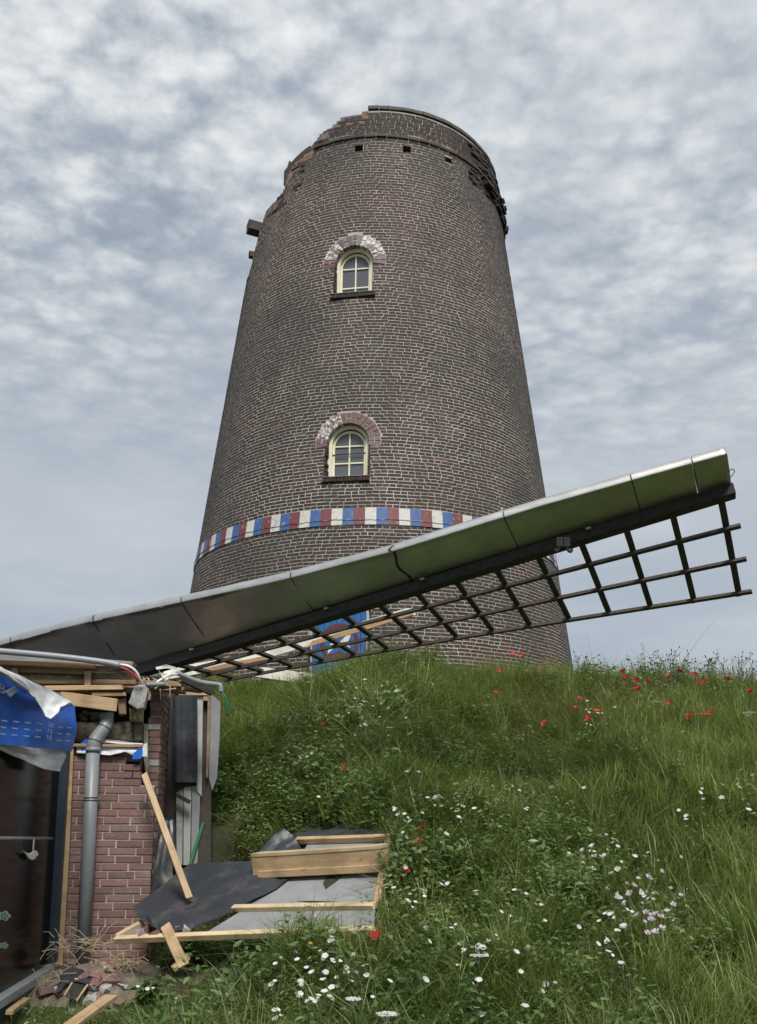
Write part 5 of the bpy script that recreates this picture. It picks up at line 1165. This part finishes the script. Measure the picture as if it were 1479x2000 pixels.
def field(n, x0, x1, y0, y1, dens, seed, smin, smax, nsrc, tilt=.25, smap=None, flow=.5):
    r_ = np.random.default_rng(seed); P, R_, S, I = [], [], [], []
    xs = r_.uniform(x0, x1, n); ys = r_.uniform(y0, y1, n); keep = r_.uniform(size=n); hs = Hn(xs, ys); fl = vnoise(xs * .9 + 11, ys * .9 + 5) * 6.28 * 1.5; fa = vnoise(xs * .6 + 31, ys * .6 + 15)
    for x, y, k, h, f_, am in zip(xs, ys, keep, hs, fl, fa):
        if k > dens(x, y) or not free(x, y): continue
        s_ = r_.uniform(smin, smax) * (smap(x, y) if smap else 1) * (1 - .5 * SS(-1.1, -1.6, x) * (1 if y < 6.9 else 0)) * (.8 + .55 * am)
        # plants lean out of the slope and with the wind-laid patches
        rx = .16 + r_.normal(0, tilt * .5) + flow * (am - .3) * math.sin(f_); ry = r_.normal(0, tilt * .5) + flow * (am - .3) * math.cos(f_)
        P.append((x, y, h - .012)); R_.append((rx, ry, r_.uniform(0, 6.28))); S.append((s_, s_, s_ * r_.uniform(.85, 1.2))); I.append(int(r_.integers(0, nsrc)))
    return P, R_, S, I
SS = lambda a, b, v_: smooth((v_ - a) / (b - a))
def tallness(x, y): return SS(.9, 2.4, x - .25 * (y - 6)) * (1 - SS(10.4, 11.4, y))
def leafzone(x, y):
    a = math.exp(-((x + 1.0) / .75) ** 2 - ((y - 8.1) / 1.1) ** 2) * 1.5
    b = .6 * math.exp(-((x + 1.3) / 1.1) ** 2 - ((y - 5.75) / .55) ** 2)
    c_ = .42 * math.exp(-((x - 1.0) / 1.0) ** 2 - ((y - 6.5) / 1.0) ** 2) + .3 * math.exp(-((x + .2) / .9) ** 2 - ((y - 5.3) / .6) ** 2)
    d = 1.0 * math.exp(-((x - 3.3) / .9) ** 2 - ((y - 11.1) / .6) ** 2) + .35 * math.exp(-((x - 1.0) / .9) ** 2 - ((y - 8.6) / .8) ** 2) + .5 * math.exp(-((x - .2) / .7) ** 2 - ((y - 11.2) / .6) ** 2)
    return min(1.0, max(a, b, c_, d) + .55 * max(0, float(vnoise(x * 1.7 + 2, y * 1.7 + 40)) - .55))
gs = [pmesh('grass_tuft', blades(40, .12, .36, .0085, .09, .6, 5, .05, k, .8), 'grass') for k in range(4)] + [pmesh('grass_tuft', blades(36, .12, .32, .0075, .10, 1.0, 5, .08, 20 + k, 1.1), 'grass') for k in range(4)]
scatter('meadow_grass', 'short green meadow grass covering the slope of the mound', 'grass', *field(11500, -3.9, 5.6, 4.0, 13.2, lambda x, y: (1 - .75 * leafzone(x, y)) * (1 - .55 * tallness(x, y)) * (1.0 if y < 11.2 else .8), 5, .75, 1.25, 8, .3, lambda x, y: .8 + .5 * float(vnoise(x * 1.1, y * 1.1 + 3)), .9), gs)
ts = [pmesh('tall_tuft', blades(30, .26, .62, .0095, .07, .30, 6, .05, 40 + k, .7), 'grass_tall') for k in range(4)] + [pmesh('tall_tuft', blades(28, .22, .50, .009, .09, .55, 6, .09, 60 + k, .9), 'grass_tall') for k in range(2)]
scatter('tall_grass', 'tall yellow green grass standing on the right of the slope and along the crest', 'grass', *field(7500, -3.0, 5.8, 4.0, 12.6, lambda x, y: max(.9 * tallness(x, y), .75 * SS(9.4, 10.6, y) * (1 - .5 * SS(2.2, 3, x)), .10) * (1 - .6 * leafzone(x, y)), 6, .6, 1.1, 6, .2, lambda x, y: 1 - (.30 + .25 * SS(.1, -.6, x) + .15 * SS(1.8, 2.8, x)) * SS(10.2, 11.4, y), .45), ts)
ws = [pmesh('weed_tuft', leafy(7, .12, .32, 11, .062, .11, 80 + k, .6), 'weed_leaf') for k in range(4)] + [pmesh('weed_tuft', leafy(5, .22, .46, 16, .070, .09, 90 + k, .42), 'weed_leaf') for k in range(2)] + [pmesh('weed_tuft', leafy(10, .08, .2, 8, .036, .12, 97 + k, .6), 'weed_leaf') for k in range(2)]
scatter('broadleaf_weeds', 'dark broad leaved weeds filling the lower slope and the bank beside the house', 'weeds', *field(9500, -3.6, 5.4, 4.0, 12.2, lambda x, y: min(1, .04 + 1.05 * leafzone(x, y)), 8, .7, 1.25, 8, .35, None, .3), ws)
fsx = [pmesh('fern_tuft', leafy(14, .06, .16, 7, .022, .10, 120 + k, .35), 'grass') for k in range(3)]
scatter('clover_cover', 'fine small leaved ground cover between the grass tufts', 'weeds', *field(6500, -3.4, 5.2, 4.0, 11.8, lambda x, y: .75, 9, .9, 1.5, 3, .3, None, .2), fsx)
st = [pmesh('dry_stems', blades(9, .25, .62, .0026, .08, .35, 5, .9, 140 + k, .3), 'stalk') for k in range(3)]
scatter('dry_stems', 'thin dry grass stems and seed stalks standing out of the meadow', 'grass', *field(1500, -2.6, 5.6, 4.4, 12.6, lambda x, y: .35 + .5 * SS(9.8, 11, y) + .8 * math.exp(-((x - 1.9) / .7) ** 2 - ((y - 10.3) / .6) ** 2), 10, .7, 1.15, 3, .4, None, .5), st)
ms = [pmesh('matted_stems', blades(26, .25, .5, .0042, .10, 1.5, 5, .75, 160 + k, 1.6), 'stalk') for k in range(3)]
scatter('matted_stems', 'pale dry matted stems laid over below the crest right of the tower', 'dead stems', *field(900, 1.0, 3.4, 9.2, 11.2, lambda x, y: .8 * math.exp(-((x - 2.15) / .55) ** 2 - ((y - 10.2) / .5) ** 2), 12, .8, 1.2, 3, .5, None, .6), ms)
# ------------------------------------------------------------------ countable flowers
def stem_to_ground(P, lean=.1):
    x = P.x + random.gauss(0, lean * .35); y = P.y + random.uniform(0, lean); return Vector((x, y, H(x, y) - .02))
def head_at(px, py, h, d_sky):
    P = ground_hit(px, py, h)
    return P if P is not None else at(px, py, d_sky)
def petal_ring(n_, r_in, r_out, cup, wid, seed=0, wav=.12, rows=4, cols=5):
    r_ = np.random.default_rng(seed); V, Fc = [], []
    for k in range(n_):
        a0 = 2 * math.pi * k / n_ + r_.normal(0, .06); lift_ = .003 * (k % 2); cu = cup * r_.uniform(.75, 1.3); b = len(V)
        for i in range(rows + 1):
            s_ = i / rows; rad = r_in + (r_out - r_in) * s_
            for j in range(cols + 1):
                q = (j / cols - .5) * 2; aa = a0 + q * wid * (.25 + .75 * math.sin(min(1, s_ * 1.25) * math.pi / 2)) * (1 - .12 * (s_ > .9) * abs(q))
                rr = rad * (1 - .16 * abs(q) ** 2.5 * s_); z = cu * s_ ** 1.5 * r_out + wav * r_out * s_ * r_.normal(0, .25) + lift_
                V.append((rr * math.cos(aa), rr * math.sin(aa), z))
                if i and j: w_ = cols + 1; q_ = b + (i - 1) * w_ + j - 1; Fc.append((q_, q_ + 1, q_ + w_ + 1, q_ + w_))
    return V, Fc
POP = [mesh('petals', *petal_ring(4, .002, .040, c_, .85, s_), MATS[m_], True) for c_, s_, m_ in ((.55, 1, 'poppy_red'), (.9, 2, 'poppy_red'), (.3, 3, 'poppy_red'), (.6, 4, 'poppy_crimson'), (1.0, 5, 'poppy_crimson'))]
bm = bmesh.new(); bmesh.ops.create_uvsphere(bm, u_segments=8, v_segments=5, radius=.0075); CEN = bpy.data.meshes.new('seed_pod'); bm.to_mesh(CEN); bm.free(); CEN.materials.append(MATS['iron_black'])
def poppy(px, py, h, dsky, crimson, label, group, size=1.0):
    P = head_at(px, py, h, dsky); B_ = stem_to_ground(P); o_ = thing('poppy', label, 'poppy', B_, group)
    mid = lerp(B_, P, .55) + Vector((random.gauss(0, .02), 0, .02)); tube('stem', spline([B_, mid, P], 4), .0028, MATS['stalk'], o_, 5)
    tocam = (CAM - P).normalized(); tilt = (Vector((0, 0, 1)) * random.uniform(.5, 1.2) + tocam * random.uniform(.1, .8) + Vector((random.gauss(0, .35), random.gauss(0, .2), 0))).normalized(); q = Vector((0, 0, 1)).rotation_difference(tilt)
    mm = Matrix.Translation(P) @ q.to_matrix().to_4x4() @ Matrix.Rotation(random.uniform(0, 6), 4, 'Z') @ Matrix.Scale(size * random.uniform(.85, 1.15), 4)
    link('petals', random.choice(POP[3:] if crimson else POP[:3]), o_, mm); link('seed_pod', CEN, o_, mm @ Matrix.Translation((0, 0, .006)))
g1, g2, g3 = 'poppies before the tower', 'crimson poppies along the crest', 'poppies scattered on the slope'
for px, py in ((1003, 1280), (1022, 1283), (980, 1313), (1059, 1303)): poppy(px, py, .55, 11.5, False, 'bright red poppy standing on the crest in front of the tower bricks', g1, 1.15)
for px, py in ((1217, 1313), (1221, 1328), (1243, 1332), (1265, 1335), (1248, 1350), (1306, 1324), (1325, 1313), (1357, 1320), (1367, 1336), (1377, 1334), (1420, 1331), (1465, 1354), (1309, 1376)): poppy(px, py, .5, 11.3, True, 'deep red poppy among the seed stalks along the crest', g2, 1.05)
for px, py in ((1133, 1365), (1127, 1383), (1167, 1391), (1152, 1407), (1064, 1413)): poppy(px, py, .3, 11, False, 'red poppy in the dry matted stems below the crest', 'poppies in the dry stems', 1.05)
for px, py in ((1346, 1402), (1374, 1397), (1390, 1392)): poppy(px, py, .38, 11, False, 'pale red poppy rising from the tall grass below the seed stalks', 'poppies in the tall grass', 1.15)
for px, py, lb in ((635, 1417, 'red poppy on the bank straight below the blue door'), (632, 1424, 'half closed red poppy touching another one on the bank below the blue door'), (640, 1459, 'dark red poppy lower on the bank below the blue door'), (670, 1500, 'large pale red poppy on the bank above the fallen panel'), (826, 1360, 'small red poppy close under the crest left of the dry stems'), (971, 1356, 'orange red poppy just under the crest'), (827, 1621, 'red poppy in the white flowers right of the fallen panel'), (818, 1650, 'faded red poppy beside the white flowers right of the panel'), (792, 1704, 'small pink red poppy beside the end of the fallen panel'), (736, 1833, 'red poppy at the lower corner of the fallen panel')):
    poppy(px, py, .26, 11.2, 'dark' in lb, lb, None, 1.0 if 'small' not in lb else .75)
def funnel(R_, cup, seed):
    """bindweed trumpet: one round cup with five soft lobes"""
    r_ = np.random.default_rng(seed); V, Fc = [(0, 0, 0)], []; n_ = 20; ph = r_.uniform(0, 6)
    for i, s_ in enumerate((.3, .62, .88, 1.0)):
        for j in range(n_):
            a = 2 * math.pi * j / n_; rr = R_ * s_ * (1 + (.07 * math.cos(5 * a + ph) + r_.normal(0, .02)) * s_); V.append((rr * math.cos(a), rr * math.sin(a), cup * R_ * s_ ** 1.6 + r_.normal(0, .02) * R_ * s_))
            k, l = 1 + i * n_ + j, 1 + i * n_ + (j + 1) % n_
            Fc.append((0, k, l) if i == 0 else (k - n_, k, l, l - n_))
    return V, Fc
WHT = [mesh('white_flower', *funnel(.0165, c_, 10 + k), MATS['petal_white'], True) for k, c_ in enumerate((.45, .7, .3, .55))]
PNK = [mesh('mallow_flower', *petal_ring(5, .002, .021, c_, .55, 20 + k), MATS['petal_pink'], True) for k, c_ in enumerate((.5, .8))]
YEL = [mesh('yellow_flower', *petal_ring(5, .001, .018, .4, .62, 30), MATS['petal_yellow'], True)]
MAU = [mesh('mauve_flower', *petal_ring(9, .001, .02, .9, .4, 33), MATS['petal_mauve'], True)]
BLU = [mesh('blue_flower', *petal_ring(7, .001, .02, .7, .4, 34), MATS['petal_blue'], True)]
stems_v, stems_f = [], []
def bloom(pool, name, px, py, h, label, cat, group, size=1.0):
    P = head_at(px, py, h, 11.5); q_tilt = (Vector((random.gauss(0, .45), random.gauss(-.5, .35), 1.0))).normalized(); q = Vector((0, 0, 1)).rotation_difference(q_tilt)
    o_ = link(name, random.choice(pool), None, Matrix.Translation(P) @ q.to_matrix().to_4x4() @ Matrix.Rotation(random.uniform(0, 6), 4, 'Z') @ Matrix.Scale(size * random.uniform(.55, 1.2), 4)); tag(o_, label, cat, group)
    B_ = stem_to_ground(P, .05); t_, f__ = tube_v([B_, lerp(B_, P, .5) + Vector((random.gauss(0, .012), 0, 0)), P - q_tilt * .002], .0014, 4, False); b = len(stems_v); stems_v.extend(t_); stems_f.extend([tuple(x + b for x in f_) for f_ in f__])
CL = [(700, 1385, 55, 45, 26, .36, 'small white flower in the clump on the bank before the blue door', 'white flowers before the door'),
      (640, 1500, 60, 50, 22, .24, 'small white flower on the leafy bank above the fallen panel', 'white flowers above the panel'),
      (860, 1590, 90, 60, 30, .22, 'small white flower among the weeds right of the fallen panel', 'white flowers right of the panel'),
      (820, 1740, 80, 60, 26, .2, 'small white flower low on the slope beside the fallen panel', 'white flowers beside the panel'),
      (1160, 1400, 40, 30, 12, .25, 'small white flower in the dry matted stems below the crest', 'white flowers in the dry stems'),
      (1150, 1640, 120, 70, 32, .2, 'small white flower in the grass hollow left of the tall grass', 'white flowers in the hollow'),
      (1190, 1780, 60, 70, 34, .2, 'small white flower in the trailing clumps beside the pale mallow', 'white flowers beside the mallow'),
      (960, 1850, 110, 90, 40, .2, 'small white flower in the grass at the foot of the slope', 'white flowers at the slope foot'),
      (620, 1900, 130, 60, 52, .2, 'small white flower in the grass below the fallen panel', 'white flowers below the panel'),
      (1400, 1560, 60, 80, 12, .3, 'small white flower scattered in the tall grass', 'white flowers in the tall grass'),
      (300, 1940, 90, 40, 9, .2, 'small white flower in the weeds near the rubble', 'white flowers near the rubble')]
for cx_, cy_, rx, ry, n_, h, lb, gr in CL:
    k = 0
    while k < n_:
        bx, by = random.gauss(cx_, rx * .6), random.gauss(cy_, ry * .6)
        for _ in range(random.choice((1, 1, 1, 2, 3))):
            x, y = bx + random.gauss(0, 9), by + random.gauss(0, 7)
            P = ground_hit(x, y, h)
            if y > 1996 or x < 5 or x > 1475 or P is None or not free(P.x, P.y): continue
            bloom(WHT, 'white_flower', x, y, (h + .10) * random.uniform(.75, 1.1), lb, 'flower', gr, 1.12); k += 1
            if k >= n_: break
for k in range(34): bloom(PNK, 'mallow_flower', random.gauss(1265, 30), random.gauss(1760, 48), .34, 'pale pink mallow flower in the open clump on the right slope', 'flower', 'pale mallow flowers')
for px, py, lb in ((455, 1820, 'yellow flower against the lower edge of the fallen panel'), (455, 1870, 'yellow flower in the grass below the black foil'), (607, 1846, 'small yellow flower below the grey sheathing')): bloom(YEL, 'yellow_flower', px, py, .25, lb, 'flower', None, 1.1)
for k in range(10): bloom(YEL, 'yellow_flower', random.uniform(560, 800), random.uniform(1480, 1560), .22, 'tiny yellow flower dotted in the weeds on the bank', 'flower', 'tiny yellow flowers on the bank', .6)
bloom(MAU, 'mauve_flower', 573, 1864, .24, 'single mauve flower head in the grass below the panel', 'flower', None, 1.0); bloom(BLU, 'blue_flower', 510, 1802, .26, 'blue flower in front of the grey sheathing', 'flower', None, .9)
# white umbels
def umbel(px, py, h, label, size=1.0):
    P = head_at(px, py, h, 10); B_ = stem_to_ground(P); o_ = thing('umbel_flower', label, 'flower', B_); tube('stem', spline([B_, lerp(B_, P, .5) + Vector((.02, 0, 0)), P - Vector((0, 0, .04))], 4), .003, MATS['stalk'], o_, 5)
    vs, fs_ = [], []
    for k in range(44):
        a = k * 2.4; rr = .055 * size * math.sqrt((k + .5) / 44); c_ = P + Vector((rr * math.cos(a), rr * math.sin(a), .008 - rr * rr * 2)); b = len(vs)
        for j in range(6): t_ = j * math.pi / 3; vs.append(c_ + Vector((math.cos(t_) * .009, math.sin(t_) * .009, random.uniform(-.003, .003))))
        vs += [c_ - Vector((0, 0, .006))]; fs_ += [tuple(b + j for j in range(6))] + [(b + 6, b + (j + 1) % 6, b + j) for j in range(6)]
        if k % 5: continue
        t2, f2_ = tube_v([P - Vector((0, 0, .045)), c_ - Vector((0, 0, .005))], .0012, 3, False); b = len(vs); vs += t2; fs_ += [tuple(x + b for x in f_) for f_ in f2_]
    link('flower_head', mesh('flower_head', vs, fs_, MATS['petal_white']), o_)
for px, py, s_, lb in ((1464, 1392, 1.2, 'large flat white umbel in the tall grass near the crest'), (1281, 1371, .9, 'pale flat umbel below the deep red poppies'), (935, 1868, .8, 'small flat white umbel at the slope foot'), (690, 1953, .7, 'flat white umbel in the grass below the panel'), (757, 1982, 1.0, 'wide white umbel in the bottom grass')): umbel(px, py, .4, lb, s_)
sm = link('flower_stems', mesh('flower_stems', stems_v, stems_f, MATS['stalk'])); tag(sm, 'fine green stems under the small meadow flowers', 'stems', kind='stuff')
# seed stalk plants standing against the sky on the crest
def stalk_plant(px, py_base, hgt, n_, label, group, spread=.16):
    P = at(px, py_base, random.uniform(10.7, 11.6)); P.z = H(P.x, P.y); o_ = thing('seed_stalk_plant', label, 'plant', P, group); vs, fs_ = [], []
    heads_v, heads_f = [], []
    for k in range(n_):
        l = Vector((random.gauss(0, spread), random.gauss(0, spread * .6), 1)); h = hgt * random.uniform(.6, 1.05); top = P + l * h + Vector((random.gauss(0, .02), 0, 0)); midp = P + l * h * .5 + Vector((l.x * -.25 * h, 0, .02)); pts = spline([P, midp, top], 4)
        t_, f__ = tube_v(pts, [.0030] * 4 + [.0022] * 5, 4, False); b = len(vs); vs += t_; fs_ += [tuple(x + b for x in f_) for f_ in f__]
        ends = [top]
        for q in range(random.choice((1, 2, 3))):
            s0 = pts[random.randint(4, 7)]; e_ = s0 + Vector((random.gauss(0, .05), random.gauss(0, .03), random.uniform(.05, .14))); t_, f__ = tube_v([s0, e_], .0018, 4, False); b = len(vs); vs += t_; fs_ += [tuple(x + b for x in f_) for f_ in f__]; ends.append(e_)
        for e_ in ends:
            t_, f__ = tube_v([e_ - Vector((0, 0, .008)), e_, e_ + Vector((0, 0, .010)), e_ + Vector((0, 0, .014))], [.003, .0075, .007, .003], 6); b = len(heads_v); heads_v += t_; heads_f += [tuple(x + b for x in f_) for f_ in f__]
    a = mesh('stems', vs, fs_, MATS['stalk']); tag(link('stems', a, o_), kind='stuff'); tag(link('seed_heads', mesh('seed_heads', heads_v, heads_f, MATS['lattice_wood'], True), o_), kind='stuff')
    lf = pmesh('leaves', leafy(6, hgt * .3, hgt * .62, 9, .055, .09, int(px), .3, True, .6), 'weed_leaf'); link('leaves', lf, o_, Matrix.Translation(P))
for px, h, n_ in ((1262, .5, 5), (1288, .72, 9), (1303, .66, 8), (1322, .72, 9), (1340, .62, 7), (1361, .58, 6), (1380, .5, 5), (1400, .52, 6), (1418, .5, 6), (1436, .64, 9), (1452, .66, 9), (1466, .5, 6), (1232, .42, 5)): stalk_plant(px, 1372, h, n_, 'branching plant with dark round seed heads standing against the sky on the crest', 'seed stalk plants on the crest')
for px, h, n_ in ((708, .34, 5), (735, .40, 6), (760, .44, 7), (785, .46, 7), (812, .44, 7), (840, .40, 6), (870, .34, 5), (905, .30, 4), (1085, .34, 5)): stalk_plant(px, 1345, h, n_, 'bushy branching herb on the crest before the tower bricks', 'herbs before the tower')
for px, h, n_ in ((1128, .62, 3), (1150, .45, 3), (1196, .45, 4)): stalk_plant(px, 1368, h, n_, 'sparse thin stalk plant beside the right foot of the tower', 'thin stalks beside the tower', .1)
# nettle clump at the tower's right foot, nettles by the rubble
def nettle(px, py, d, hgt, label, n_=4, sd_=0, group=None):
    P = at(px, py, d); P.z = H(P.x, P.y); o_ = thing('nettle', label, 'plant', P, group); link('foliage', pmesh('foliage', leafy(n_, hgt * .75, hgt, 13, .12, .05, 300 + sd_, .48, True, .85), 'weed_leaf'), o_, Matrix.Translation(P))
    tube('stem', [P, P + Vector((0, 0, hgt * .9))], [.006, .002], MATS['stalk'], o_, 5)
for k, (px, h) in enumerate(((1145, .42), (1162, .58), (1180, .46), (1205, .38), (1222, .34))): nettle(px, 1372, 11.3, h, 'dark nettle standing at the right foot of the tower', 3, k, 'nettles at the tower foot')
for k, (px, py) in enumerate(((285, 1905), (300, 1890), (320, 1915))): nettle(px, py, 6.1, .3, 'bushy green nettle between the rubble and the short plank', 4, 20 + k, 'nettles by the rubble')
